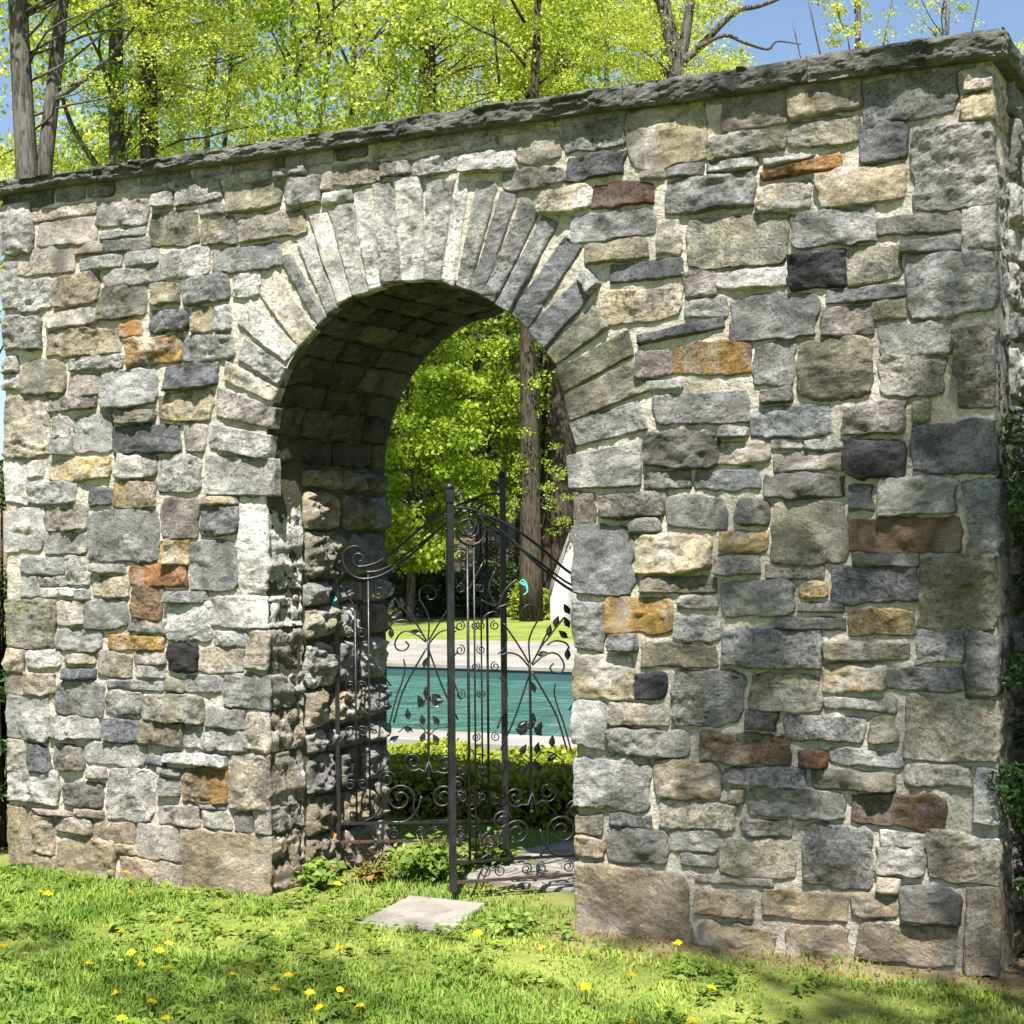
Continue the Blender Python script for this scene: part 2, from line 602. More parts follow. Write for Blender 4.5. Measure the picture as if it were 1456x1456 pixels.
def intrados(t, y, h):
    """t runs up the left jamb, over the arch and down the right jamb; h is measured into the opening"""
    t = np.asarray(t, float)
    y, h = np.broadcast_to(y, t.shape), np.broadcast_to(h, t.shape)
    L2 = AZ + math.pi * AR
    ang = math.pi - np.clip((t - AZ) / AR, 0, math.pi)
    r = AR - h
    x = np.where(t < AZ, AC - AR + h, np.where(t > L2, AC + AR - h, AC + r * np.cos(ang)))
    z = np.where(t < AZ, t, np.where(t > L2, AZ - (t - L2), AZ + r * np.sin(ang)))
    return np.stack([x, y, z], -1)


MAPS = {
    'front': lambda a, c, h: np.stack([a, -h, c], -1),
    'right': lambda a, c, h: np.stack([XR + h, a, c], -1),
    'left': lambda a, c, h: np.stack([XL - h, -a, c], -1),
    'back': lambda a, c, h: np.stack([-a, T_W + h, c], -1),
    'intrados': lambda a, c, h: intrados(c, a, h),
}


def stone_arrays(quad, mp, seed, prot=0.02, rough=0.006, depth=0.05, rings=1, cell=0.0095, crn=0.10, sidew=0.004, edgew=0.011, facet=0.16, oamp=0.011):
    r = np.random.default_rng(seed)
    q = np.array(quad, float).reshape(4, 2)          # BL BR TR TL
    w = (np.linalg.norm(q[1] - q[0]) + np.linalg.norm(q[2] - q[3])) / 2
    hh = (np.linalg.norm(q[3] - q[0]) + np.linalg.norm(q[2] - q[1])) / 2
    nu, nv = int(np.clip(w / cell, 5, 64)), int(np.clip(hh / cell, 5, 64))
    u, v = np.meshgrid(np.linspace(-1, 1, nu + 1), np.linspace(-1, 1, nv + 1))
    # denser rows near the edges so the arris stays crisp
    u, v = np.sin(u * 1.25) / math.sin(1.25), np.sin(v * 1.25) / math.sin(1.25)
    cw, ch = crn * min(1, hh / w) * r.uniform(.6, 1.5), crn * min(1, w / hh) * r.uniform(.6, 1.5)
    uu, vv = u * (1 - cw * v ** 4), v * (1 - ch * u ** 4)
    s, t_ = (uu + 1) / 2, (vv + 1) / 2
    P = ((1 - s) * (1 - t_))[..., None] * q[0] + (s * (1 - t_))[..., None] * q[1] + (s * t_)[..., None] * q[2] + ((1 - s) * t_)[..., None] * q[3]
    a, c = P[..., 0].copy(), P[..., 1].copy()
    o = r.uniform(0, 300, 3)
    e = np.maximum(np.abs(u), np.abs(v))
    amp = min(oamp, 0.10 * min(w, hh)) * e ** 3
    da, dc = fbm(a * 16 + o[0], c * 16 + o[1], o[2], 3) * amp, fbm(a * 16 + o[1], c * 16 + o[2], o[0], 3) * amp
    a += da
    c += dc
    de = np.minimum((1 - np.abs(u)) * w / 2, (1 - np.abs(v)) * hh / 2)
    ew = min(edgew, 0.30 * min(w, hh))
    rp = np.clip(de / ew, 0, 1)
    rp = 1 - (1 - rp) ** 2.2
    al, cl = a - a.mean(), c - c.mean()
    f = np.full_like(a, 9.0)
    for k in range(4):
        sx, sz = r.uniform(-facet, facet, 2)
        f = np.minimum(f, r.uniform(0.0, 0.010) + sx * al + sz * cl)
    f = np.clip(f, -0.75 * prot, 0.7 * prot)
    n1 = fbm(a * 11 + o[0], c * 17 + o[1], o[2], 2)
    n2 = fbm(a * 30 + o[2], c * 44 + o[0], o[1], 3)
    ridge = 1 - np.abs(fbm(a * 14 + o[1], c * 26 + o[2], o[0], 3))
    st = np.floor(1.6 * fbm(a * 9 + o[2], c * 15 + o[1], o[0], 3) + r.uniform(0, 1)) * r.uniform(.0, .007)
    f = f + st - 0.004 * r.uniform(0, 2) * v
    h = 0.001 + rp * (prot + f + rough * (0.9 * n1 + 1.0 * n2 + 0.9 * (ridge - 0.6)))
    h = np.maximum(h, 0.001 + rp * 0.007)
    V = [mp(a.ravel(), c.ravel(), h.ravel())]
    F = []
    W1 = nu + 1
    for j in range(nv):
        i = np.arange(nu)
        F.append(np.stack([j * W1 + i, j * W1 + i + 1, (j + 1) * W1 + i + 1, (j + 1) * W1 + i], 1))
    loop = np.concatenate([np.arange(nu), np.arange(nv) * W1 + nu, nv * W1 + np.arange(nu, 0, -1), np.arange(nv, 0, -1) * W1])
    la, lc = a.ravel()[loop], c.ravel()[loop]
    ma, mc = la.mean(), lc.mean()
    nrm = np.stack([la - ma, lc - mc], 1) / np.array([max(w, 1e-3), max(hh, 1e-3)])
    nrm /= np.abs(nrm).max(1, keepdims=True)
    prev = loop
    base = V[0].shape[0]
    L = len(loop)
    for k in range(1, rings + 1):
        d = depth * k / rings
        ns = fbm(la * 14 + o[0], lc * 19 + d * 17 + o[1], d * 19 + o[2], 4) * min(1.0, 0.35 + d * 14)
        out_ = sidew * (np.minimum(ns, 0.35) - 0.45 if rings > 3 else 0.6 + ns) * (1 if k < rings else 0.5)
        V.append(mp(la + nrm[:, 0] * out_, lc + nrm[:, 1] * out_, np.full(L, -d)))
        cur = base + np.arange(L)
        F.append(np.stack([prev, cur, np.roll(cur, -1), np.roll(prev, -1)], 1))
        prev = cur
        base += L
    return np.concatenate(V), np.concatenate(F)


def make_stone(name, quad, side, seed, colour, parent, **kw):
    V, F = stone_arrays(quad, MAPS[side], seed, **kw)
    cen = V.mean(0)
    me = mesh_np(name, V - cen, F, smooth=False)
    o = link(name, me, M['stone'], parent)
    o.location = cen
    o.color = (*colour, 1)
    return o


def jit(c, r, k=0.24):
    f = 1 + r.uniform(-k, k)
    return tuple(float(min(0.85, max(0.02, v * f * (1 + r.uniform(-.015, .015))))) for v in c)


wall = empty('stone_archway', (0, 0, 0))
tag(wall, 'rubble stone wall of mixed grey, tan and ochre stones with round keyhole archway', 'wall')

# mortar bed: front, back, ends and the lining of the arch
b = MB()


def opening_dist(x, z, grow):
    """>0 inside the opening"""
    dj = JX + grow - np.abs(x - AC)
    da = AR + grow - np.hypot(x - AC, z - AZ)
    return np.where(z < AZ, dj, da)


def face_sheet(ysign):
    cs = 0.02 if ysign < 0 else 0.06
    gx, gz = np.linspace(XL + .012, XR - .012, int(4.9 / cs)), np.linspace(-.15, Z_TOP, int(3.5 / cs))
    Xg, Zg = np.meshgrid(gx, gz)
    grow = 0.018
    ins = opening_dist(Xg, Zg, grow)
    Xc, Zc = Xg.copy(), Zg.copy()
    # pull grid points that fall inside the opening onto its edge
    low = (ins > 0) & (Zg < AZ)
    Xc[low] = AC + np.sign(Xg[low] - AC) * (JX + grow)
    hi = (ins > 0) & (Zg >= AZ)
    rr = np.hypot(Xg[hi] - AC, Zg[hi] - AZ) + 1e-6
    Xc[hi] = AC + (Xg[hi] - AC) / rr * (AR + grow)
    Zc[hi] = AZ + (Zg[hi] - AZ) / rr * (AR + grow)
    dep = 0.004 * fbm(Xc * 7, Zc * 7, 3.3, 3) + 0.0035 * fbm(Xc * 30, Zc * 30, 1.7, 2) + 0.003
    Yg = dep if ysign < 0 else T_W - 0.004 + 0 * dep
    Vv = np.stack([Xc, Yg, Zc], -1).reshape(-1, 3)
    k = len(gx)
    J, I = np.mgrid[0:len(gz) - 1, 0:k - 1]
    q = np.stack([J * k + I, J * k + I + 1, (J + 1) * k + I + 1, (J + 1) * k + I], -1).reshape(-1, 4)
    keep = (ins.ravel()[q] <= 0).any(1)
    q = q[keep]
    if ysign > 0:
        q = q[:, ::-1]
    return Vv, q


Vs, Fs, base = [], [], 0
for sgn in (-1, 1):
    V, F = face_sheet(sgn)
    Vs.append(V)
    Fs.append(F + base)
    base += len(V)
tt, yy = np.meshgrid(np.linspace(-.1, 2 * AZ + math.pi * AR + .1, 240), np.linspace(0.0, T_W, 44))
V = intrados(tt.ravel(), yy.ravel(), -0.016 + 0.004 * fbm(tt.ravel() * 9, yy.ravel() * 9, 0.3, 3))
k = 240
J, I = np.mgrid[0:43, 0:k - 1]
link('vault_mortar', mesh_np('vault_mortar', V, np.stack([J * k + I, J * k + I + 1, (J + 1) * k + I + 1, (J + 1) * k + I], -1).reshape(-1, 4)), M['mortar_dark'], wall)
for xe in (XL + .012, XR - .012):
    V = np.array([(xe, 0, -.15), (xe, T_W, -.15), (xe, T_W, Z_TOP), (xe, 0, Z_TOP)], float)
    Vs.append(V)
    Fs.append(np.array([[0, 1, 2, 3]]) + base)
    base += 4
link('mortar', mesh_np('mortar', np.concatenate(Vs), np.concatenate(Fs)), M['mortar'], wall)

STONES = "Lq-2410,-2207,3101,3343;C--2199,-1797,3241,3297;P--2165,-1798,3109,3233;W--1788,-1463,3157,3292;G--1761,-1491,3110,3149;L--1578,-1308,3312,3344;L--1445,-1306,3228,3300;M--1446,-1172,3040,3219;T--1923,-1749,3049,3100;G--1741,-1456,3040,3102;C--2296,-1931,2965,3093;G--1897,-1627,2965,3031;G--1608,-1404,2959,3032;L--1386,-1111,2885,3021;Lq-2410,-2304,2818,3060;L--2270,-2078,2797,2957;T--2068,-1783,2799,2956;L--1746,-1396,2878,2951;M--1775,-1494,2721,2869;Z--1454,-1288,2771,2870;C--2112,-1785,2705,2776;Lq-2410,-2147,2597,2776;T--2109,-1655,2561,2685;X--1647,-1523,2627,2700;O--1609,-1273,2483,2619;B--1460,-1229,2634,2734;L--1963,-1637,2480,2542;Lq-2410,-2303,2494,2581;Lq-2410,-2304,2409,2486;M--2289,-1997,2385,2553;P--1974,-1772,2359,2469;V--1764,-1419,2282,2472;P--2107,-1803,2288,2351;Cq-2410,-2115,2062,2377;W--2090,-1967,2158,2262;W--2082,-1959,2064,2147;G--1944,-1708,2065,2267;M--1667,-1439,2210,2274;B--1681,-1282,2060,2197;Y--2111,-1710,1944,2050;P--1678,-1424,1947,2052;W--1415,-1155,1864,2043;Wq-2410,-2263,1834,2049;W--2251,-2140,1961,2048;V--2255,-1947,1825,1936;B--1850,-1712,1812,1897;Y--1694,-1434,1801,1937;Wq-2410,-2153,1603,1810;P--2133,-1862,1692,1817;L--2144,-1862,1577,1684;G--1854,-1410,1532,1788;P--1400,-1179,1655,1840;Y--1393,-1238,1538,1645;V--2296,-2022,1480,1563;W--2002,-1872,1416,1569;L--1835,-1625,1481,1524;S--1597,-1251,1430,1522;W--2171,-2010,1419,1472;W--2292,-2187,1364,1462;L--2179,-1955,1365,1408;G--1947,-1855,1357,1402;T--1827,-1605,1367,1473;N--1591,-1404,1265,1422;Mq-2410,-2082,1105,1356;C--2063,-1879,1233,1346;G--1866,-1619,1211,1349;P--1610,-1379,1195,1257;L--1378,-1136,1345,1397;G--2074,-1788,1103,1203;O--1738,-1402,1113,1187;M--1813,-1590,976,1095;P--1576,-1390,1046,1104;K--1368,-1192,1013,1150;Tq-2410,-2287,992,1097;W--2267,-2041,1013,1095;C--2018,-1822,1041,1084;B--2033,-1823,964,1016;L--1568,-1388,976,1038;G--1750,-1404,924,964;Tq-2410,-2078,878,984;G--2070,-1778,780,956;L--1755,-1533,809,915;M--1525,-1163,781,900;M--1380,-1269,922,980;Lq-2410,-2131,651,870;W--2122,-1807,669,765;B--1770,-1557,665,785;T--1531,-1276,659,773;Cq-2410,-2268,498,643;B--2253,-2118,495,625;P--2095,-1906,505,631;W--1892,-1523,550,651;C--1874,-1759,473,534;Lq-2410,-2054,330,486;D--2026,-1769,336,451;L--1751,-1472,284,538;G--1436,-1305,417,510;L--1427,-1300,519,552;P--1433,-1194,286,379;P--2223,-1951,282,306;C--1942,-1775,281,325;Tq-2410,-2247,9,309;C--2237,-2099,83,264;C--2075,-1859,199,272;T--1845,-1590,175,273;L--1557,-1288,122,276;T--2085,-1708,-23,167;T--1678,-1288,-32,112;T--1700,-1565,120,167;T--2239,-2093,-29,72;T--1169,-944,1805,1842;B--1157,-941,1658,1797;V--1230,-957,1405,1632;Wj-933,-765,1399,1830;L--1365,-1115,1163,1337;Wj-1107,-765,1225,1374;W--1095,-905,1139,1215;Cj-897,-765,1031,1217;C--1184,-920,1014,1131;L--1260,-1055,919,1001;Lj-1039,-765,860,1006;L--1150,-915,764,852;Cj-906,-765,667,841;W--1268,-914,652,756;W--1386,-1025,579,633;B--1501,-1395,562,611;O--1287,-1027,412,565;Cj-1010,-765,394,644;V--1180,-1045,375,404;L--1164,-1003,290,367;B--983,-875,278,372;Lj-854,-765,281,386;Tj-1280,-765,-26,262;V--1256,-976,2475,2599;B--1370,-1073,2356,2467;Z--1411,-1092,2205,2348;P--1260,-1140,2053,2189;L--1298,-1034,3227,3348;W--1026,-757,3293,3344;M--1006,-689,3156,3281;G--661,-479,3149,3282;L--725,-556,3290,3331;L--1158,-1023,3166,3213;M--1164,-949,3029,3148;T--932,-559,3013,3140;V--1084,-704,2885,3005;L--960,-811,2762,2876;V--1265,-993,2758,2877;T--1215,-1079,2616,2738;L--1071,-987,2607,2733;T--470,-411,3203,3285;M--403,-155,3211,3311;P--147,-5,3229,3296;W-6,245,3213,3287;W--463,-300,3147,3195;L-248,432,3295,3347;L-255,514,3197,3283;C-522,735,3214,3341;G-743,1014,3230,3364;P-461,734,3104,3189;B-754,1009,3104,3222;C-622,866,2987,3090;R-874,1139,2982,3075;V-762,1144,2853,2974;M-830,1108,2758,2844;Z-1035,1363,3130,3371;P-1426,1714,3233,3372;M-1371,1692,3125,3220;P-1088,1186,3083,3118;G-1202,1350,3076,3122;G-1375,1585,3073,3117;V-1201,1561,2916,3065;C-1581,1797,2892,3011;M-1289,1694,2702,2884;C-1152,1255,2764,2908;T-1722,2000,3241,3397;M-1706,1980,3125,3225;T-1825,2157,2879,3026;G-2012,2366,3203,3379;Cr2382,2490,3255,3315;Zr2376,2490,3150,3247;B-1988,2172,3034,3195;Lr2182,2490,2840,3142;P-2046,2359,2758,2832;Wr2367,2490,2673,2827;M-1933,2140,2593,2722;V-2148,2359,2686,2732;Vr2168,2490,2440,2665;B-1850,2151,2520,2575;M-2036,2160,2447,2509;L-2051,2337,2310,2432;Pr2345,2490,2081,2401;P-2060,2294,2146,2302;V-1711,2032,2740,2871;K-1713,1925,2589,2717;L-1406,1686,2601,2673;P-1274,1397,2583,2691;P-1835,2028,2391,2507;V-1463,1824,2408,2578;M-1738,2030,2158,2378;G-1559,1712,2213,2380;D-1585,1708,2144,2205;B-945,1266,2676,2750;Z-901,1260,2502,2646;G-1268,1455,2509,2575;P-1067,1217,2283,2383;O-1225,1547,2272,2400;L-1110,1255,2225,2264;G-1135,1542,2073,2214;D-1076,1400,1904,2050;L-1410,1527,2023,2065;T-1410,1619,1916,2003;D-1086,1293,1824,1894;U-1305,1571,1812,1893;Zs777,875,1686,1812;P-891,1167,1716,1810;G-1031,1147,1648,1708;G-1186,1444,1667,1792;D-1483,1610,1676,1767;Vs777,1023,1393,1676;Z-1048,1376,1486,1640;Y-1401,1599,1568,1645;L-1388,1568,1481,1550;M-1069,1393,1403,1473;O-904,1199,1239,1385;P-1232,1398,1342,1394;U-1550,1860,2011,2131;P-1922,2155,2014,2121;M-2182,2242,2059,2132;K-1926,2137,1842,1981;L-1628,1750,1970,2003;L-1767,1916,1960,1998;P-1639,1915,1884,1944;D-1603,1909,1783,1866;M-1618,1921,1533,1761;B-1936,2026,1723,1810;P-1600,1838,1465,1522;Br2173,2490,1856,2051;W-2040,2343,1705,1834;N-1929,2357,1566,1683;Vr2376,2490,1552,1827;D-1943,2192,1513,1558;B-1857,2182,1376,1502;Mr2200,2490,1289,1543;G-1416,1716,1318,1457;Y-1736,1843,1386,1449;D-1733,1905,1336,1368;D-1639,1912,1268,1310;Y-1924,2171,1242,1340;V-1419,1809,1117,1260;T-1835,2158,1150,1223;M-1524,1805,948,1094;D-1517,1641,861,937;G-1686,1985,830,928;M-2007,2104,836,934;W-2179,2365,1145,1272;Dr2380,2490,1024,1264;Z-1823,2062,1028,1136;V-2072,2361,1040,1123;W-1830,2105,963,1010;Cr2133,2490,776,1011;C-2146,2387,693,762;Wr2397,2490,561,763;G-1207,1411,1214,1301;Vs777,896,1172,1370;G-931,1054,1157,1227;M-1066,1397,1111,1206;Zs777,1042,965,1147;K-1050,1179,963,1081;L-1201,1498,876,1103;Ls777,915,758,949;C-932,1190,870,949;L-928,1277,748,841;Ls777,1093,513,730;Z-1119,1398,581,731;N-1316,1678,739,843;R-1722,1834,738,804;V-1854,2125,753,813;M-1785,2094,659,730;V-1418,1750,651,719;L-1532,1892,529,643;N-1937,2293,527,651;P-1495,1696,452,512;C-1404,1712,291,437;G-1730,2008,274,509;T-1570,1906,137,243;C-1410,1500,578,629;C-1136,1469,466,570;V-918,1111,446,494;Ms777,895,402,479;Ts777,894,318,390;G-911,1167,311,434;L-1186,1396,372,457;L-1235,1383,305,357;L-1296,1610,251,283;T-1295,1532,123,212;Ts777,1271,-39,284;T-1306,1626,-15,91;W-2045,2214,453,510;W-2028,2203,348,445;Cr2225,2490,345,516;C-2033,2115,272,335;B-2123,2338,182,308;Tr2363,2490,-1,334;T-1929,2098,177,264;T-1666,1913,-36,113;T-1952,2318,9,169;T-1963,2161,-60,-13;Lv-1118,2179,-758,2111,-775,2011,-1111,2073;Pv-1066,2347,-732,2235,-749,2150,-1068,2225;Cv-1014,2472,-715,2328,-744,2270,-1023,2385;Wv-906,2573,-670,2419,-707,2348,-939,2485;Wv-878,2742,-607,2511,-670,2454,-937,2645;Cv-729,2869,-516,2582,-599,2517,-812,2776;Gv-649,2938,-453,2638,-497,2607,-708,2930;Wv-528,3016,-394,2678,-445,2650,-603,2998;Wv-444,3101,-320,2719,-386,2693,-534,3104;Wv-315,3134,-232,2732,-308,2725,-432,3133;Wv-224,3175,-157,2751,-220,2740,-300,3184;Wv-88,3212,-55,2765,-142,2757,-193,3210;Wv46,3209,56,2762,-48,2768,-73,3223;Wv211,3178,141,2752,63,2762,85,3199;Wv284,3157,207,2729,151,2746,222,3164;Lv423,3146,283,2700,224,2725,332,3158;Vv519,3086,355,2672,293,2698,447,3106;Vv625,3014,416,2631,365,2662,543,3059;Vv705,2950,483,2587,422,2625,638,2982;Bv817,2837,565,2516,493,2581,746,2886;Bv853,2632,644,2422,575,2506,802,2701;Mv938,2499,696,2357,650,2410,872,2590;Mv1041,2378,733,2240,690,2327,1022,2470;Mv1110,2232,758,2121,736,2221,1054,2347;Gv1108,2075,783,2017,758,2106,1062,2180;Lv1055,2023,1053,1836,768,1835,763,1972;Lv-1136,2029,-745,2000,-739,1848,-1137,1864;G-826,2757,908,2680,850,2621,799,2707;B-1068,2455,1437,2508,1442,2452,1062,2409;X-1587,3054,1914,3103,1918,3033,1599,3015;L-1602,3111,1814,3104,1786,3081,1602,3069"
sr = np.random.default_rng(11)
for k, rec in enumerate(STONES.split(';')):
    cc, fl = rec[0], rec[1]
    v = [int(n) / 1000 for n in rec[2:].split(',')]
    if len(v) == 4:
        g = 0.0055
        a0, a1, z0, z1 = v[0] - g, v[1] + g, v[2] - g, v[3] + g
        if fl in 'qrjs':
            if fl in 'qj':
                a0 -= 0
            a0 = XL if fl == 'q' else (JX + AC if fl == 's' else a0)
            a1 = XR if fl == 'r' else (-JX + AC if fl == 'j' else a1)
        quad = np.array([(a0, z0), (a1, z0), (a1, z1), (a0, z1)])
        kk = min(0.016, 0.085 * min(a1 - a0, z1 - z0))
        js = sr.uniform(-kk, kk, (4, 2))
        if fl in 'qs':
            js[[0, 3], 0] *= .2
        if fl in 'rj':
            js[[1, 2], 0] *= .2
        quad = quad + js
    else:
        P = np.array(v).reshape(4, 2)
        cen = P.mean(0)
        if fl == 'v':
            # the ring: order the corners so that the bed lies inner edge down
            # corners run outer-right, inner-right, inner-left, outer-left: widen across, keep the length
            om, im_ = (P[0] + P[3]) / 2, (P[1] + P[2]) / 2
            dirv = (om - im_) / np.linalg.norm(om - im_)
            rel = P - cen
            ln_ = rel @ dirv
            P = cen + np.outer(ln_ * 1.02, dirv) + (rel - np.outer(ln_, dirv)) * 1.17
        ang = np.arctan2(P[:, 1] - cen[1], P[:, 0] - cen[0])
        P = P[np.argsort(ang)]
        # start at the corner nearest bottom-left
        s0 = int(np.argmin(P[:, 0] + P[:, 1]))
        quad = np.roll(P, -s0, 0)
        # keep the stone's front bed running bottom edge first
    area = abs(np.cross(quad[2] - quad[0], quad[3] - quad[1])) / 2
    big = area > 0.045
    name = {'v': 'arch_stone', 'j': 'corner_stone', 's': 'corner_stone', 'q': 'corner_stone', 'r': 'corner_stone'}.get(fl, 'stone')
    kw = dict(prot=float(.009 + .028 * sr.uniform(0, 1) ** 1.7), rough=float(sr.uniform(.003, .007)), edgew=float(sr.uniform(.004, .010)), facet=float(sr.uniform(.12, .34)))
    if fl == 'v':
        kw.update(prot=float(sr.uniform(.009, .017)), rough=float(sr.uniform(.0025, .0045)), facet=.10, oamp=.0035, depth=.045, rings=4, sidew=.003, crn=.02, edgew=.006)
    elif name == 'corner_stone':
        kw.update(depth=.27, rings=22, sidew=.022, crn=.04)
    else:
        kw.update(depth=.03, rings=1)
    if cc == 'T' and big:
        kw['rough'] *= 0.55
    make_stone(name, quad, 'front', 1000 + k, jit(COL[cc], sr), wall, **kw)

# thin levelling course under the coping
x = XL
while x < XR - .12:
    w = float(sr.uniform(.14, .36))
    w = min(w, XR - x)
    zb = 3.325 + sr.uniform(-.012, .012) if x < 0.15 else 3.345
    make_stone('course_stone', [(x + .006, zb), (x + w - .006, zb), (x + w - .006, Z_TOP), (x + .006, Z_TOP)], 'front', 4000 + int(x * 100), jit(COL[random.choice('GGDPTL')], sr), wall,
               prot=.006, rough=.004, depth=.03)
    x += w


def courses(t0, t1, lo, hi, r):
    out, t = [], t0
    while t < t1 - 1e-6:
        h = float(r.uniform(lo, hi))
        if t1 - (t + h) < lo * .7:
            h = t1 - t
        out.append((t, t + h))
        t += h
    return out


def splits(a0, a1, lo, hi, r):
    out, a = [], a0
    while a < a1 - 1e-6:
        w = float(r.uniform(lo, hi))
        if a1 - (a + w) < lo * .7:
            w = a1 - a
        out.append((a, a + w))
        a += w
    return out


L2 = AZ + math.pi * AR
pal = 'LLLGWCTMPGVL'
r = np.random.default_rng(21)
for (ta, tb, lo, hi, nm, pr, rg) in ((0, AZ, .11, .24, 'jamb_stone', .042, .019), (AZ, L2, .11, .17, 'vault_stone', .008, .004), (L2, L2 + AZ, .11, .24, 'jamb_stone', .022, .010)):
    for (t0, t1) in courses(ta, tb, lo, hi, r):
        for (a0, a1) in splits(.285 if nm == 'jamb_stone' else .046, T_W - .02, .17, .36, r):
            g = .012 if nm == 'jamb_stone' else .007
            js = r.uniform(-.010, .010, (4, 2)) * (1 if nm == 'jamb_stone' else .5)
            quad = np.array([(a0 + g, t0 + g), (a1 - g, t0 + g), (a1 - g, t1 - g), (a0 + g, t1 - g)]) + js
            cset = pal if nm == 'jamb_stone' else 'abc'  # vault takes the shade-darkened set, starting just behind the front arris
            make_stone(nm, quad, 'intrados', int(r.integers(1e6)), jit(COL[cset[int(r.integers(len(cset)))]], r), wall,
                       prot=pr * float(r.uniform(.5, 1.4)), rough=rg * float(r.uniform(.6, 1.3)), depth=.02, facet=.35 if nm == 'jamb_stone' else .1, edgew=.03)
for (t0, t1) in courses(0, Z_TOP, .12, .26, r):
    for (a0, a1) in splits(.285, T_W - .01, .18, .40, r):
        g = .011
        quad = np.array([(a0 + g, t0 + g), (a1 - g, t0 + g), (a1 - g, t1 - g), (a0 + g, t1 - g)]) + r.uniform(-.008, .008, (4, 2))
        make_stone('end_stone', quad, 'right', int(r.integers(1e6)), jit(COL[pal[int(r.integers(len(pal)))]], r), wall,
                   prot=.026 * float(r.uniform(.6, 1.4)), rough=.009, depth=.02, facet=.25)
# the far side and the left end, seen from nowhere near: one joined part
Vs, Fs, tint, base = [], [], [], 0
for side, x0, x1 in (('back', -XR, -XL), ('left', -T_W + .01, -.285)):
    for (t0, t1) in courses(0, Z_TOP, .14, .30, r):
        for (a0, a1) in splits(x0, x1, .2, .5, r):
            am, zm = (a0 + a1) / 2, (t0 + t1) / 2
            if side == 'back' and opening_dist(np.array([-am]), np.array([zm]), .12)[0] > -.1:
                continue
            g = .011
            quad = np.array([(a0 + g, t0 + g), (a1 - g, t0 + g), (a1 - g, t1 - g), (a0 + g, t1 - g)]) + r.uniform(-.008, .008, (4, 2))
            V, F = stone_arrays(quad, MAPS[side], int(r.integers(1e6)), prot=.02, cell=.05, depth=.02)
            Vs.append(V)
            Fs.append(F + base)
            base += len(V)
            tint.append(np.tile(np.array([*jit(COL[pal[int(r.integers(len(pal)))]], r), 1.0]), (len(V), 1)))
me = mesh_np('rear_stonework', np.concatenate(Vs), np.concatenate(Fs))
at = me.color_attributes.new('tint', 'FLOAT_COLOR', 'POINT')
at.data.foreach_set('color', np.concatenate(tint).astype(np.float32).ravel())
link('rear_stonework', me, M['stone_stuff'], wall, kind='stuff')


# coping of split slabs with a ragged edge
def coping_slab(x0, x1, seed, lend=False, rend=False, i_=0):
    z0, z1 = 3.394 - .032 * (x0 + x1 + 5) / 10 + np.random.default_rng(seed).uniform(-.003, .003), 3.456 + .006 * (x0 + x1 + 5) / 10 + np.random.default_rng(seed + 1).uniform(-.006, .006)
    ya, yb = -.060 - .012 * (i_ / 5), T_W + .07
    P, N = [], []
    nx_ = int((x1 - x0) / .009)
    for x in np.linspace(x0, x1, nx_, endpoint=False):
        P.append((x, ya))
        N.append((0, -1))
    ny_ = 120 if rend else 6
    for y in np.linspace(ya, yb, ny_, endpoint=False):
        P.append((x1, y))
        N.append((1, 0) if rend else (0, 0))
    for x in np.linspace(x1, x0, 10, endpoint=False):
        P.append((x, yb))
        N.append((0, 1))
    for y in np.linspace(yb, ya, 6, endpoint=False):
        P.append((x0, y))
        N.append((-1, 0) if lend else (0, 0))
    P, N = np.array(P), np.array(N, float)
    n = len(P)
    Z = np.linspace(z0, z1, 12)
    V = []
    al = P[:, 0] + P[:, 1] * .9
    top = 0.003 * fbm(al * 5, 1.0, seed * 3.1, 3)
    for k, z in enumerate(Z):
        f = k / 11
        li = np.floor(f * 5.2 + 0.8 * vnoise(al * 6, 0.2, seed) + 0.5 * vnoise(al * 19, 4.2, seed))
        lay = vnoise(al * 5.5, li * 7.7, seed * 1.7) + 0.6 * vnoise(al * 15, li * 3.3, seed * 0.7)
        d = 0.018 * lay + 0.006 * fbm(al * 22, f * 3.0, seed * 2.3, 4) + 0.0025 * fbm(al * 70, f * 9, seed, 2)
        d = d - 0.010 * np.abs(2 * f - 1) ** 6
        zz = z + top * f + 0.004 * fbm(al * 14, f * 2, 5.5, 3) * (1 if 0 < k < 11 else .4)
        V.append(np.stack([P[:, 0] + N[:, 0] * d, P[:, 1] + N[:, 1] * d, zz], 1))
    V = np.concatenate(V)
    F = []
    for k in range(11):
        for i in range(n):
            i2 = (i + 1) % n
            F.append((k * n + i, k * n + i2, (k + 1) * n + i2, (k + 1) * n + i))
    F.append(tuple(reversed(range(n))))
    F.append(tuple(11 * n + i for i in range(n)))
    cen = np.array([(x0 + x1) / 2, .5, 3.41])
    me = bpy.data.meshes.new('coping_stone')
    me.from_pydata((V - cen).tolist(), [], F)
    me.update()
    o = link('coping_stone', me, M['coping'], wall)
    o.location = cen


cj = [XL - .07, -1.76, -1.079, -.037, 1.034, 1.803, XR + .055]
for i in range(len(cj) - 1):
    coping_slab(cj[i] + .002, cj[i + 1] - .002, 60 + 7 * i, i == 0, i == len(cj) - 2, i)

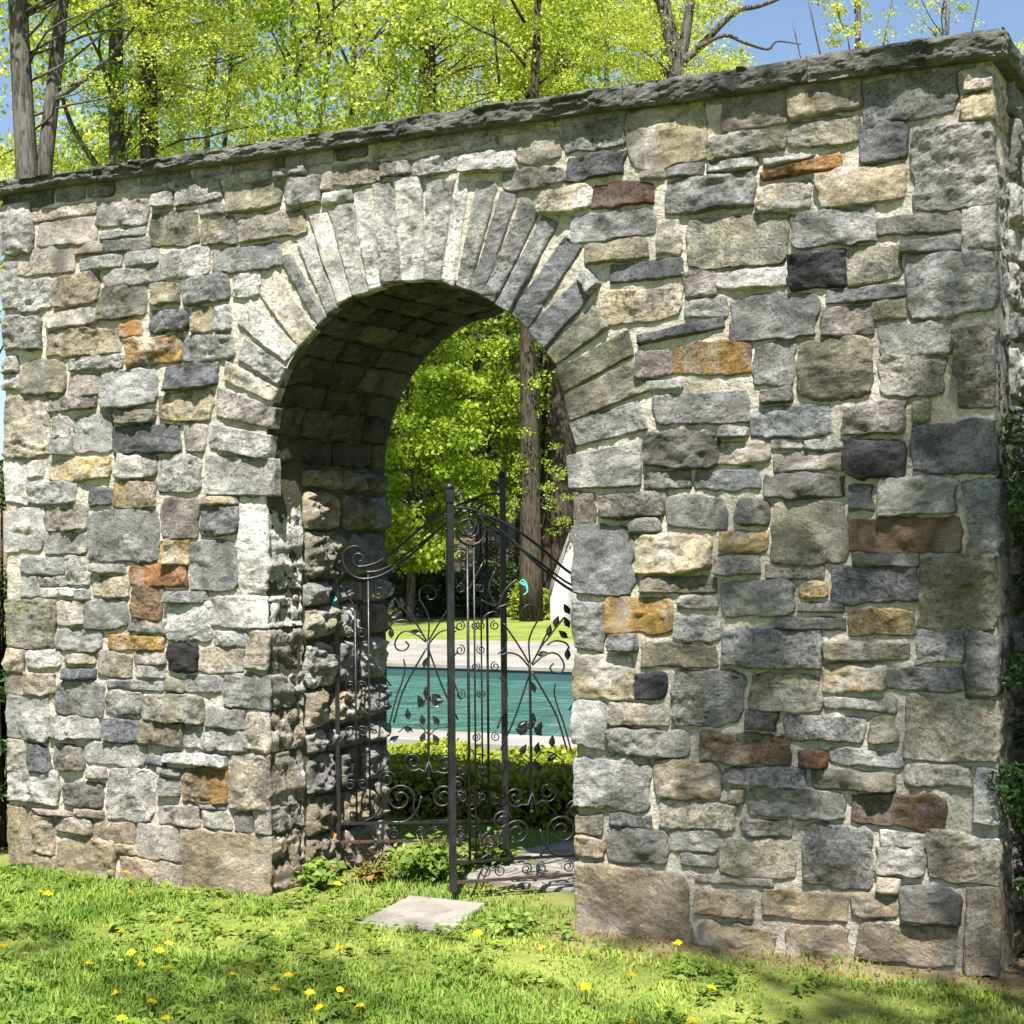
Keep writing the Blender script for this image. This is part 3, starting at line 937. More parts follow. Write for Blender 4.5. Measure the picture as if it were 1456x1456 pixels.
# ------------------------------------------------------------------ leaves
def leaf_cloud(name, C, size, seed, aspect=0.6, up=0.35, fold=False, tint=None, dirs=None):
    """one mesh of many small leaves: C (n,3) centres"""
    r = np.random.default_rng(seed)
    n = len(C)
    size = np.broadcast_to(size, n) * r.uniform(.65, 1.35, n)
    nrm = r.normal(size=(n, 3))
    nrm /= np.linalg.norm(nrm, axis=1, keepdims=True)
    nrm = nrm * (1 - up) + np.array([0, -.25, 1.0]) * up
    nrm /= np.linalg.norm(nrm, axis=1, keepdims=True)
    d = r.normal(size=(n, 3)) if dirs is None else dirs + .35 * r.normal(size=(n, 3))
    d -= nrm * (d * nrm).sum(1, keepdims=True)
    d /= np.linalg.norm(d, axis=1, keepdims=True) + 1e-9
    s = np.cross(nrm, d)
    L, W = size[:, None], size[:, None] * aspect
    ti = r.uniform(0, 1, n) if tint is None else np.clip(tint + r.uniform(-.25, .25, n), 0, 1)
    if fold:
        k = 6
        dr = nrm * L * .10
        V = np.stack([C - d * L * .5, C - d * L * .12 + s * W * .5 + dr, C - d * L * .1, C - d * L * .12 - s * W * .5 + dr,
                      C + d * L * .28 + s * W * .28, C + d * L * .5 - dr], 1)
        V = np.stack([C - d * L * .5, C - d * L * .1 + s * W * .5 + dr, C + d * L * .5 - dr, C - d * L * .1 - s * W * .5 + dr], 1)
        k = 4
        b = np.arange(n)[:, None] * 4
        F = np.concatenate([b + np.array([[0, 1, 2]]), b + np.array([[0, 2, 3]])])
        # curl: lift the middle
    else:
        k = 4
        V = np.stack([C - d * L * .5, C + s * W * .5 - d * L * .05, C + d * L * .5, C - s * W * .5 - d * L * .05], 1)
        b = np.arange(n)[:, None] * 4
        F = b + np.array([[0, 1, 2, 3]])
    me = mesh_np(name, V.reshape(-1, 3), F, smooth=False)
    at = me.attributes.new('tint', 'FLOAT', 'POINT')
    at.data.foreach_set('value', np.repeat(ti, k).astype(np.float32))
    return me


# ------------------------------------------------------------------ paving slabs
def slab(name, pts, z0, z1, label, seed):
    rr = random.Random(seed)
    P = [Vector((x, y, 0)) for x, y in pts]
    out = []
    for i in range(len(P)):
        a, c = P[i], P[(i + 1) % len(P)]
        for k in range(9):
            p = a.lerp(c, k / 9)
            if k:
                p = p + Vector((rr.uniform(-.006, .006), rr.uniform(-.006, .006), 0))
            out.append(p)
    n = len(out)
    cen = sum(out, Vector()) / n
    V = [(p.x, p.y, z0) for p in out] + [(p.x, p.y, z1 - .008) for p in out] + [(p.x + (cen.x - p.x) * .02, p.y + (cen.y - p.y) * .02, z1) for p in out]
    F = [(i, (i + 1) % n, n + (i + 1) % n, n + i) for i in range(n)] + [(n + i, n + (i + 1) % n, 2 * n + (i + 1) % n, 2 * n + i) for i in range(n)] + [tuple(range(2 * n, 3 * n))]
    me = bpy.data.meshes.new(name)
    me.from_pydata([(x - cen.x, y - cen.y, z) for x, y, z in V], [], F)
    o = link(name, me, M['paving'])
    o.location = (cen.x, cen.y, 0)
    return tag(o, label, 'paving slab')


SLABS = [[(-.10, -.335), (.325, -.285), (.225, .213), (-.165, .207)],
         [(-.14, .66), (.45, .62), (.47, 1.30), (-.20, 1.32)],
         [(-.22, 1.36), (.55, 1.34), (.80, 2.05), (.06, 2.10)]]
slab('paving_slab', SLABS[0], -.05, .018, 'pale flat slab lying in the grass in front of the gate', 1)
slab('paving_slab', SLABS[1], -.05, .022, 'pale slab under the open gate leaf behind the archway', 2)
slab('paving_slab', SLABS[2], -.05, .018, 'shaded slab on the path behind the gate, beside the hedge', 3)


def in_quad(x, y, q, grow=0.0):
    q = np.array(q)
    c = q.mean(0)
    q = c + (q - c) * (1 + grow)
    ins = np.ones_like(x, bool)
    for i in range(4):
        a, b_ = q[i], q[(i + 1) % 4]
        ins &= ((b_[0] - a[0]) * (y - a[1]) - (b_[1] - a[1]) * (x - a[0])) > 0
    return ins


# ------------------------------------------------------------------ lawn
def frustum(x, y, z, m=0.04):
    dx, dy = x - 3.5965, y + 6.0389
    dep = -0.458635 * dx + 0.888625 * dy
    lat = 0.888625 * dx + 0.458635 * dy
    px = 728 + 2278 * lat / np.maximum(dep, .1)
    py = 776 - 2278 * (z - 1.6) / np.maximum(dep, .1)
    return (dep > 3) & (px > -1456 * m) & (px < 1456 * (1 + m)) & (py < 1456 * (1 + m))


def keep_ground(x, y, r):
    wallm = (y > -.03) & (y < T_W + .03) & (np.abs(x - AC) > JX - .03)
    k = ~wallm & (x > -4.5) & (x < 4.0)
    for q in SLABS:
        k &= ~in_quad(x, y, q, -.05)
    base_right = (x > .72) & (y > -.24 + .12 * fbm(x * 4, y * 4, .3, 2))
    k &= ~(base_right & (r.uniform(size=x.shape) > .10))
    base_left = (x < -.72) & (y > -.10)
    k &= ~(base_left & (r.uniform(size=x.shape) > .6))
    passage = (np.abs(x) < .8) & (y > .0)
    k &= ~(passage & (r.uniform(size=x.shape) > .38))
    return k & frustum(x, y, 0.0)


r = np.random.default_rng(5)
N = 380000
gx, gy = r.uniform(-4.2, 3.4, N), r.uniform(-2.9, 2.2, N)
pt = fbm(gx * 1.6, gy * 1.6, 4.4, 3)
fine = fbm(gx * 6, gy * 6, 8.8, 2)
keep = keep_ground(gx, gy, r) & (r.uniform(size=N) < np.clip(.62 + .35 * pt + .25 * fine, .15, 1))
gx, gy, pt, fine = gx[keep], gy[keep], pt[keep], fine[keep]
n = len(gx)
hgt = np.clip(.018 + .011 * pt + .006 * fine, .008, .045) * r.uniform(.6, 1.6, n)
az = r.uniform(0, 2 * math.pi, n)
ln = np.abs(r.normal(.65, .4, n)) * hgt
wd = r.uniform(.0018, .0040, n)
dx, dy = np.cos(az), np.sin(az)
B = np.stack([gx, gy, np.full(n, -.004)], 1)
S = np.stack([-dy, dx, 0 * dx], 1) * wd[:, None]
D = np.stack([dx, dy, 0 * dx], 1) * ln[:, None]
up = np.stack([0 * dx, 0 * dx, hgt], 1)
V = np.stack([B - S, B + S, B + D * .35 + up * .6 - S * .8, B + D * .35 + up * .6 + S * .8, B + D + up], 1).reshape(-1, 3)
b_ = np.arange(n)[:, None] * 5
F = np.concatenate([b_ + np.array([[0, 1, 3]]), b_ + np.array([[0, 3, 2]]), b_ + np.array([[2, 3, 4]])])
me = mesh_np('grass', V, F, smooth=False)
tint = np.clip(.55 - .5 * pt + .2 * fine + r.uniform(-.3, .3, n), 0, 1)
at = me.attributes.new('tint', 'FLOAT', 'POINT')
at.data.foreach_set('value', np.repeat(tint, 5).astype(np.float32))
g = link('grass', me, M['grass'], kind='stuff')
g['label'] = 'short mown grass with worn yellow patches in front of the wall'

# clover and dandelion leaves lying flat in the turf
N = 2600
cx, cy_ = r.uniform(-4.0, 3.2, N), r.uniform(-2.8, .2, N)
keep = keep_ground(cx, cy_, r) & (fbm(cx * 2.3, cy_ * 2.3, 2.2, 2) > -.25)
cx, cy_ = cx[keep], cy_[keep]
Cs, Ds, Sz = [], [], []
for x, y in zip(cx, cy_):
    k = int(r.integers(4, 9))
    sz = float(r.uniform(.020, .052))
    for a in r.uniform(0, 2 * math.pi, k):
        Cs.append((x + math.cos(a) * sz * .6, y + math.sin(a) * sz * .6, .012 + r.uniform(0, .03)))
        Ds.append((math.cos(a), math.sin(a), .35))
        Sz.append(sz)
me = leaf_cloud('lawn_weeds', np.array(Cs), np.array(Sz), 9, .42, .75, True, None, np.array(Ds))
g = link('lawn_weeds', me, M['leaf_weed'], kind='stuff')
g['label'] = 'broad weed leaves scattered through the lawn'

# dry leaf scraps on the bare earth
N = 900
cx, cy_ = r.uniform(.7, 3.2, N), r.uniform(-.42, -.02, N)
k = frustum(cx, cy_, 0)
me = leaf_cloud('leaf_litter', np.stack([cx[k], cy_[k], np.full(k.sum(), .008)], 1), .018, 12, .5, .8, False)
g = link('leaf_litter', me, M['leaf_rust'], kind='stuff')
g['label'] = 'dry brown leaf scraps on the bare earth at the wall foot'

# ------------------------------------------------------------------ dandelions
DAND = [(-1.53, -0.15), (-1.27, -0.42), (-1.5, -0.68), (-1.66, -0.57), (-0.73, -0.73), (-0.79, -1.01), (-0.52, -1.05), (-0.46, -1.18), (-0.49, -1.29), (-0.59, -1.43), (-0.36, -1.39), (-0.25, -1.38), (-0.01, -1.32), (-0.01, -1.15), (0.21, -1.27), (0.27, -1.45), (0.42, -1.44), (0.45, -1.31), (0.59, -1.59), (-0.02, -1.76), (-0.17, -1.73), (0.01, -1.93), (0.17, -1.9), (0.2, -0.9), (0.54, -0.44), (-0.52, 0.14), (0.66, -1.48), (-1.03, -1.42), (0.89, -0.53), (1.26, -0.99), (1.63, -0.77), (1.7, -1.11), (1.55, -1.28), (1.34, -0.3), (1.33, -0.75)]
sb = MB()
sb.tube([(0, 0, -.01), (.002, .001, .02), (.001, 0, .045)], [.0022, .002, .0018], 5)
stem_me = sb.mesh('flower_stem')
heads = []
for sd in range(3):
    rr = np.random.default_rng(sd)
    Cs, Ds, Sz = [], [], []
    for ring, (nn, rad, tilt) in enumerate(((15, .0125, .25), (12, .009, .55), (8, .005, 1.1), (4, .001, 2.5))):
        for k in range(nn):
            a = 2 * math.pi * (k + .5 * ring) / nn + rr.uniform(-.1, .1)
            Cs.append((math.cos(a) * rad, math.sin(a) * rad, .046 + .0025 * ring))
            Ds.append((math.cos(a), math.sin(a), tilt))
            Sz.append(.016 - .002 * ring)
    C_ = np.array(Cs)
    D_ = np.array(Ds)
    D_ /= np.linalg.norm(D_, axis=1, keepdims=True)
    heads.append(leaf_cloud('flower_head', C_, np.array(Sz) * 1.15, sd, .45, .8, False, None, D_))
for i, (x, y) in enumerate(DAND):
    o = empty('dandelion', (x, y, 0), r.uniform(0, 6))
    s = float(r.uniform(.8, 1.1))
    o.scale = (s, s, s * float(r.uniform(1.0, 1.6)))
    o.rotation_euler[0] = float(r.uniform(.05, .35))
    own = {(-0.52, 0.14): 'yellow dandelion by the weeds at the left jamb foot', (0.54, -0.44): 'yellow dandelion right of the pale front slab',
           (-1.53, -0.15): 'yellow dandelion against the foot of the left pier', (1.34, -0.3): 'yellow dandelion on the bare earth under the right pier',
           (0.89, -0.53): 'yellow dandelion in front of the large base stone of the right pier', (0.2, -0.9): 'yellow dandelion standing alone below the pale front slab'}.get((x, y))
    tag(o, own or 'small yellow dandelion flower growing in the mown lawn', 'dandelion', 'dandelions dotted over the lawn')
    link('stem', stem_me, M['flower_stem'], o)
    link('flower_head', heads[i % 3], M['petal'], o)

# ------------------------------------------------------------------ wrought iron gate
GATE=[
('branch',[(444,1052),(483,1120),(526,1186),(569,1248)]),
('branch',[(444,1052),(450,1152),(436,1206),(405,1264),(408,1309),(435,1329),(465,1323),(485,1297),(475,1265),(449,1261),(442,1280)]),
('branch',[(437,1058),(403,1118),(372,1182),(352,1208)]),
('branch',[(437,1058),(393,1134),(352,1182),(308,1236),(281,1268)]),
('branch',[(363,1143),(325,1162),(275,1151),(255,1124)]),
('branch',[(444,1039),(494,1095),(543,1112),(583,1101)]),
('branch',[(434,1052),(393,1086),(343,1107),(306,1093),(283,1051),(293,1019),(327,1013),(350,1036),(333,1059)]),
('root',[(444,1023),(478,927),(519,816),(587,671)]),
('root',[(437,1023),(378,924),(318,809),(273,659)]),
('wavy',[(591,1005),(564,972),(555,920),(572,850),(603,768)]),
('wavy',[(324,971),(331,923),(315,858),(285,776),(252,651)]),
('stem',[(447,1065),(445,878),(444,653),(442,492),(443,385)]),
('tendril',[(441,588),(481,629),(528,637),(554,612)]),
('tendril',[(438,604),(397,648),(347,649),(297,614)]),
('tendril',[(562,1244),(553,1186),(563,1139),(596,1107)]),
('frond',[(601,1325),(630,1377),(633,1428),(609,1485)]),
('frond',[(594,1325),(567,1389),(524,1433),(500,1445)]),
('frond',[(601,1325),(640,1339),(673,1355)]),
('frond',[(594,1319),(561,1331),(538,1337)]),
('frond',[(674,1243),(657,1281),(621,1300),(595,1293)]),
('leaves',[(318,1249,20),(267,1245,-25),(352,1208,10),(285,1190,-50),(265,1099,0),(267,1306,-30),(383,1102,80),(431,952,-20),(486,783,60),(493,751,-60),(473,763,20),(433,807,0),(440,781,40),(410,748,-40),(403,767,20),(481,667,30),(414,671,10),(343,700,5),(551,606,-50),(478,577,30),(415,587,-20),(344,626,60),(273,581,-60)])]

W_G = 0.815


def spiral(cx, cz, r0, r1, turns, a0, sgn, k=14):
    """from the outside in"""
    n = max(8, int(k * turns))
    out = []
    for i in range(n + 1):
        f = i / n
        a = math.radians(a0) + sgn * f * turns * 2 * math.pi
        rr = r0 * (1 - f) ** .85 + r1 * f
        out.append((cx + math.cos(a) * rr, 0, cz + math.sin(a) * rr))
    return out


def gate_leaf(loc, direction, dz, label):
    g = empty('gate_leaf', (loc[0], loc[1], dz), math.atan2(direction[1], direction[0]))
    tag(g, label, 'gate', 'wrought iron gate leaves in the archway')
    I = M['iron']

    def part(name, pts, rad, mat=None, flat=1.0, sm=0, n=6):
        b = MB()
        b.tube(smooth_line(pts, sm) if sm else pts, rad, n, True, flat)
        return b.build(name, mat or I, g)

    # stiles
    b = MB()
    b.box((W_G - .015, -.015, .04), (W_G + .015, .015, 1.80))
    b.box((W_G - .021, -.021, 1.80), (W_G + .021, .021, 1.855))
    st = b.build('free_stile', I, g, smooth=False)
    b = MB()
    b.tube([(W_G, 0, 1.855), (W_G, 0, 1.866), (W_G, 0, 1.878), (W_G, 0, 1.884)], [.015, .023, .020, .006], 10)
    b.build('finial', I, st)
    b = MB()
    b.box((-.010, -.010, .08), (.010, .010, 1.47))
    hs = b.build('hinge_stile', I, g, smooth=False)
    for z in (.10, 1.28):
        b = MB()
        b.tube([(-.03, 0, z), (-.03, 0, z + .03), (-.03, 0, z + .045)], [.014, .014, .006], 8)
        b.box((-.03, -.006, z + .004), (0, .006, z + .022))
        b.build('hinge_pin', M['orangecap'] if z < .5 else I, hs)
    # rails
    for z, nm, mt in ((.082, 'bottom_rail', M['rust']), (.172, 'lower_rail', I)):
        b = MB()
        b.box((.010, -.008, z - .006), (W_G - .017, .008, z + .006))
        b.build(nm, mt, g, smooth=False)
    up = [(W_G, 0, 1.775), (.72, 0, 1.768), (.6, 0, 1.722), (.49, 0, 1.662), (.38, 0, 1.582), (.28, 0, 1.495), (.20, 0, 1.445), (.135, 0, 1.425)]
    part('top_rail', smooth_line(up, 5) + [Vector(p) for p in spiral(.112, 1.462, .040, .010, 1.1, -60, -1)], .0065, flat=1.5)
    mid = [(.66, 0, 1.700), (.56, 0, 1.645), (.46, 0, 1.572), (.36, 0, 1.497), (.27, 0, 1.432), (.20, 0, 1.403), (.14, 0, 1.398)]
    part('middle_rail', mid, .005, flat=1.5, sm=5)
    lowr = [(.60, 0, 1.690), (.49, 0, 1.592), (.38, 0, 1.492), (.28, 0, 1.415), (.20, 0, 1.375), (.12, 0, 1.366), (.062, 0, 1.395), (.032, 0, 1.450), (.045, 0, 1.505), (.09, 0, 1.525), (.13, 0, 1.512)]
    part('top_rail', lowr, .0065, flat=1.5, sm=5)
    part('scroll', [(.60, 0, 1.69), (.645, 0, 1.735)] + spiral(.725, 1.672, .082, .016, 1.7, 110, 1, 18), .0055, flat=1.9)
    part('scroll', spiral(.745, 1.688, .050, .008, 1.2, 150, 1), .0045, flat=1.7)
    part('scroll', [(W_G - .017, 0, 1.81)] + spiral(.772, 1.822, .022, .006, 1.2, 90, 1), .0045, flat=1.7)
    part('scroll', [(W_G - .017, 0, 1.575)] + spiral(.762, 1.560, .030, .006, 1.5, 60, 1), .004, flat=1.7)
    # straight bars
    for s, z0, z1, rr in ((.735, .172, 1.60, .0065), (.705, .172, 1.60, .0045), (.155, .172, 1.385, .005), (.090, .172, 1.215, .005)):
        part('bar', [(s, 0, z0), (s, 0, z1)], rr, n=8)
    part('bar', [(.735, 0, 1.40), (.715, 0, 1.43), (.66, 0, 1.53)], .004, sm=3)
    part('bar', [(.090, 0, 1.215), (.07, 0, 1.26), (.012, 0, 1.345)], .004, sm=3)
    part('bar', [(.155, 0, 1.00), (.20, 0, .93), (.262, 0, .84)], .004, sm=3)
    # small scroll pairs in the narrow panels
    for z in (1.41, 1.24, 1.13, .93, .585, .465, .275):
        for sg in (-1, 1):
            part('scroll', spiral(.772 + sg * .0, z + .0, .024, .005, 1.4, 90 if sg > 0 else 90, sg, 11)[::1] if sg > 0 else spiral(.675, z, .022, .005, 1.4, 60, -1, 11), .003, flat=1.5)
    for z in (1.10, .84, .62, .36):
        part('scroll', spiral(.060, z, .028, .006, 1.4, 20, 1, 11), .0035, flat=1.5)
        part('scroll', spiral(.120, z, .028, .006, 1.4, 160, -1, 11), .0035, flat=1.5)
    for z in (1.30, .76):
        part('scroll', spiral(.205, z, .034, .007, 1.3, 200, 1, 11), .0035, flat=1.5)
    # band of large scrolls at the foot
    part('scroll', spiral(.512, .292, .062, .010, 1.75, -20, 1) [::-1] + [(.565, 0, .225), (.53, 0, .178), (.45, 0, .178)], .0055, flat=1.7)
    part('scroll', [(.405, 0, .178), (.375, 0, .215)] + spiral(.300, .290, .074, .010, 1.75, -30, 1), .0055, flat=1.7)
    part('scroll', [(.405, 0, .30), (.385, 0, .235), (.33, 0, .180), (.25, 0, .176)], .0055, flat=1.7, sm=4)
    part('scroll', spiral(.585, .350, .046, .008, 1.6, 180, -1), .005, flat=1.7)
    part('scroll', spiral(.235, .385, .044, .008, 1.6, 0, 1), .005, flat=1.7)
    part('scroll', [(.442, 0, .47), (.46, 0, .415)] + spiral(.520, .455, .048, .008, 1.6, 230, 1), .005, flat=1.7)
    part('scroll', [(.442, 0, .47), (.425, 0, .415)] + spiral(.365, .470, .048, .008, 1.6, -50, -1), .005, flat=1.7)
    part('scroll', [(.585, 0, .31), (.63, 0, .22), (.69, 0, .178)], .005, flat=1.7, sm=4)
    part('scroll', spiral(.645, .262, .040, .008, 1.5, 90, -1), .0045, flat=1.7)
    part('scroll', [(.235, 0, .335), (.19, 0, .22), (.12, 0, .178)], .005, flat=1.7, sm=4)
    # little C scrolls between the two bottom rails
    for s in (.63, .435, .235):
        part('scroll', spiral(s + .036, .122, .028, .006, 1.6, 60, 1, 12), .0032, flat=1.6)
        part('scroll', spiral(s - .036, .122, .028, .006, 1.6, 120, -1, 12), .0032, flat=1.6)
    # climbing vine
    for kind, pts in GATE:
        if kind == 'leaves':
            for (s, z, a) in pts:
                s, z = s / 1000, z / 1000
                an = math.radians(a + 90)
                d, q = Vector((math.cos(an), 0, math.sin(an))), Vector((-math.sin(an), 0, math.cos(an)))
                L = .056
                p = Vector((s, 0, z))
                y = Vector((0, .004, 0))
                b = MB()
                out = [p - d * L * .5, p - d * L * .15 + q * L * .27 - y, p + d * L * .15 + q * L * .22 - y, p + d * L * .55, p + d * L * .15 - q * L * .22 - y, p - d * L * .15 - q * L * .27 - y]
                mid_ = [p - d * L * .1 + y, p + d * L * .2 + y]
                bk = [v + Vector((0, .004, 0)) for v in out]
                V = out + mid_ + bk
                F = [(0, 1, 6), (1, 2, 7, 6), (2, 3, 7), (3, 4, 7), (4, 5, 6, 7), (5, 0, 6)] + [tuple(8 + k for k in (5, 4, 3, 2, 1, 0))] + [(k, 8 + k, 8 + (k + 1) % 6, (k + 1) % 6) for k in range(6)]
                b.add(V, F)
                b.build('leaf', I, g, smooth=False)
            continue
        P = [(s / 1000, 0, z / 1000) for s, z in pts]
        rad = {'stem': .0065, 'branch': .0042, 'root': .0045, 'wavy': .004, 'tendril': .003, 'frond': .0045}[kind]
        nm = {'stem': 'vine_stem', 'branch': 'vine_branch', 'root': 'vine_branch', 'wavy': 'vine_branch', 'tendril': 'tendril', 'frond': 'frond'}[kind]
        part(nm, P, rad, sm=5)
    b = MB()
    b.tube([(.443, 0, .372), (.443, 0, .378), (.443, 0, .388), (.443, 0, .394)], [.003, .011, .011, .004], 8)
    b.build('drop_bead', I, g)
    return g


gate_leaf((.635, .807), (-.62, -.56), 0.0, 'right black iron gate leaf swung open toward the lawn, scrolled with leaves')
gate_leaf((-.75, .511), (.69, .40), .08, 'left black iron gate leaf hinged on the lit jamb, swung inward')


def ribbon(loc, rz, label, seed):
    rr = random.Random(seed)
    b = MB()
    for k in range(3):
        a = rr.uniform(-.6, .6)
        P = [Vector((0, 0, 0)), Vector((.018 + .01 * k, -.008, .014 - .016 * k)), Vector((.034, -.012, -.004 - .02 * k)), Vector((.030 + a * .02, -.010, -.030 - .012 * k))]
        P = smooth_line(P, 3)
        b.tube(P, .0035, 4, True, .35)
    o = b.build('ribbon', M['ribbon'])
    o.location = loc
    o.rotation_euler = (0, 0, rz)
    return tag(o, label, 'ribbon')


ribbon((-.735, .49, 1.345), 3.0, 'turquoise ribbon tied to the hinge of the left gate leaf', 1)
ribbon((.27, .475, 1.43), 0.4, 'small turquoise ribbon on the right gate leaf', 2)


# ------------------------------------------------------------------ plants in the passage
def leafy_plant(name, loc, rad, hgt, nst, size, mat, label, cat, seed):
    rr = np.random.default_rng(seed)
    o = empty(name, loc)
    tag(o, label, cat)
    b = MB()
    C = []
    for k in range(nst):
        a, q = rr.uniform(0, 2 * math.pi), rad * math.sqrt(rr.uniform(0, 1))
        tip = Vector((math.cos(a) * q, math.sin(a) * q, hgt * rr.uniform(.35, 1) * (1 - .45 * q / rad)))
        P = [Vector((tip.x * .25, tip.y * .25, -.01)), Vector((tip.x * .55, tip.y * .55, tip.z * .6)), tip]
        b.tube(P, [.003, .0025, .0015], 4)
        for m in range(int(rr.integers(5, 10))):
            f = rr.uniform(.3, 1.05)
            p = P[0].lerp(P[1], f * 2) if f < .5 else P[1].lerp(P[2], f * 2 - 1)
            C.append((p.x + rr.normal(0, size * .6), p.y + rr.normal(0, size * .6), max(.01, p.z + rr.normal(0, size * .4))))
    b.build('stems', M['flower_stem'], o)
    link('foliage', leaf_cloud('foliage', np.array(C), size, seed, .72, .6, True), mat, o)
    return o


leafy_plant('leafy_plant', (-.30, .62, 0), .19, .27, 60, .045, M['leaf_weed'], 'bright leafy green plant under the left gate leaf', 'plant', 31)
leafy_plant('leafy_plant', (-.52, .42, 0), .11, .17, 12, .040, M['leaf_rust'], 'reddish brown leafy weed between two green plants by the jamb', 'plant', 32)
leafy_plant('leafy_plant', (-.66, .22, 0), .11, .17, 26, .050, M['leaf_weed'], 'small green weed at the front foot of the left jamb', 'plant', 33)
leafy_plant('leafy_plant', (-.16, 1.02, 0), .18, .20, 36, .050, M['leaf_weed'], 'low green plant behind the left gate leaf, beside the path slab', 'plant', 35)
leafy_plant('leafy_plant', (.52, -.12, 0), .20, .07, 60, .030, M['leaf_weed'], 'mat of dark ground ivy between front slab and right jamb', 'plant', 36)


# ------------------------------------------------------------------ low hedge
def hedge(x0, x1, y0, y1, h, n, size, label, seed):
    rr = np.random.default_rng(seed)
    o = empty('hedge', ((x0 + x1) / 2, (y0 + y1) / 2, 0))
    tag(o, label, 'hedge')
    ox, oy = (x0 + x1) / 2, (y0 + y1) / 2
    gx_, gy_ = np.meshgrid(np.linspace(x0 + .1, x1 - .1, 40), np.linspace(y0 + .1, y1 - .1, 16))
    top = h - .12 + .04 * fbm(gx_ * 3, gy_ * 3, 1.1, 2)
    V = np.stack([gx_ - ox, gy_ - oy, top], -1).reshape(-1, 3)
    J, I = np.mgrid[0:15, 0:39]
    F = np.stack([J * 40 + I, J * 40 + I + 1, (J + 1) * 40 + I + 1, (J + 1) * 40 + I], -1).reshape(-1, 4)
    lo = V.copy()
    lo[:, 2] = 0
    ring = np.concatenate([np.arange(39), np.arange(15) * 40 + 39, 15 * 40 + np.arange(39, 0, -1), np.arange(15, 0, -1) * 40])
    F2 = np.stack([ring, np.roll(ring, -1), np.roll(ring, -1) + 640, ring + 640], 1)
    link('twigs', mesh_np('twigs', np.concatenate([V, lo]), np.concatenate([F, F2])), M['darkbark'], o)
    px, py = rr.uniform(x0, x1, n), rr.uniform(y0, y1, n)
    ed = np.minimum(np.minimum(px - x0, x1 - px), np.minimum(py - y0, y1 - py))
    hz = (h + .05 * fbm(px * 3, py * 3, 1.1, 3)) * np.clip(.55 + ed * 4, 0, 1)
    pz = hz - np.abs(rr.normal(0, .05, n))
    side = ed < .12
    pz[side] = hz[side] * rr.uniform(.08, 1, side.sum())
    link('foliage', leaf_cloud('foliage', np.stack([px - ox, py - oy, np.maximum(pz, .02)], 1), size, seed, .62, .35, True), M['leaf_hedge'], o)


hedge(-4.2, -.12, 2.05, 3.35, .265, 22000, .042, 'low hedge with light green top leaves between the gate and the pool', 41)


# ------------------------------------------------------------------ shrubs at both ends of the wall
def clump_points(centres, rads, per, rr):
    C = []
    for c, q in zip(centres, rads):
        d = rr.normal(size=(per, 3))
        d /= np.linalg.norm(d, axis=1, keepdims=True)
        C.append(np.array(c) + d * (q * rr.uniform(.25, 1, per) ** .6)[:, None] * np.array([1, 1, .8]))
    return np.concatenate(C)


def shrub(name, loc, rx, ry, h, nc, per, size, mat, label, seed, cr=.16, tips=None, rust=0):
    rr = np.random.default_rng(seed)
    o = empty(name, loc)
    tag(o, label, 'shrub')
    b = MB()
    cs, rads = [], []
    for k in range(nc):
        a = rr.uniform(0, 2 * math.pi)
        z = h * rr.uniform(.06, 1)
        f = math.sqrt(max(0, 1 - (z / h - .4) ** 2 * 1.2)) * rr.uniform(.55, 1.0)
        cs.append((math.cos(a) * rx * f, math.sin(a) * ry * f, z))
        rads.append(cr * rr.uniform(.6, 1.3))
        b.tube([(cs[-1][0] * .15, cs[-1][1] * .15, z * .35), (cs[-1][0] * .6, cs[-1][1] * .6, z * .8), cs[-1]], [.012, .008, .003], 4)
    if tips:
        cs += tips
        rads += [.11] * len(tips)
    for k in range(5):
        a = k * 1.3
        b.tube([(math.cos(a) * .06, math.sin(a) * .06, -.05), (math.cos(a) * .1, math.sin(a) * .1, h * .4), (math.cos(a) * .12, math.sin(a) * .12, h * .8)], [.035, .025, .01], 6)
    b.build('branches', M['darkbark'], o)
    C = clump_points(cs, rads, per, rr)
    link('foliage', leaf_cloud('foliage', C, size, seed, .38, .25, True), mat, o)
    if rust:
        k = rr.integers(0, len(cs), rust)
        C = clump_points([cs[i] for i in k], [.07] * rust, 14, rr)
        link('rusty_tips', leaf_cloud('rusty_tips', C, size * 1.2, seed + 1, .5, .3, True), M['leaf_rust'], o)
    return o


shrub('yew_shrub', (2.84, .40, 0), .28, .42, 2.25, 150, 210, .034, M['leaf_yew'], 'dark evergreen shrub with rusty tips against the right end of the wall', 51, .13,
      tips=[(-.27, -.36, 2.02), (-.27, -.36, 1.86), (-.26, -.34, 1.74), (-.25, -.38, 1.12), (-.30, -.40, .72), (-.27, -.40, .64), (-.20, -.45, .35)], rust=26)
shrub('yew_shrub', (-2.86, .42, 0), .36, .46, 2.05, 90, 150, .040, M['leaf_yew'], 'dark evergreen shrub in shade beyond the left end of the wall', 52, .15)

# ------------------------------------------------------------------ trees
CAM = Vector((3.5965, -6.0389, 0))
RGT = Vector((0.888625, 0.458635, 0))


def spot(lat, dep):
    p = CAM + fwd * dep + RGT * (lat * dep)
    return (p.x, p.y)


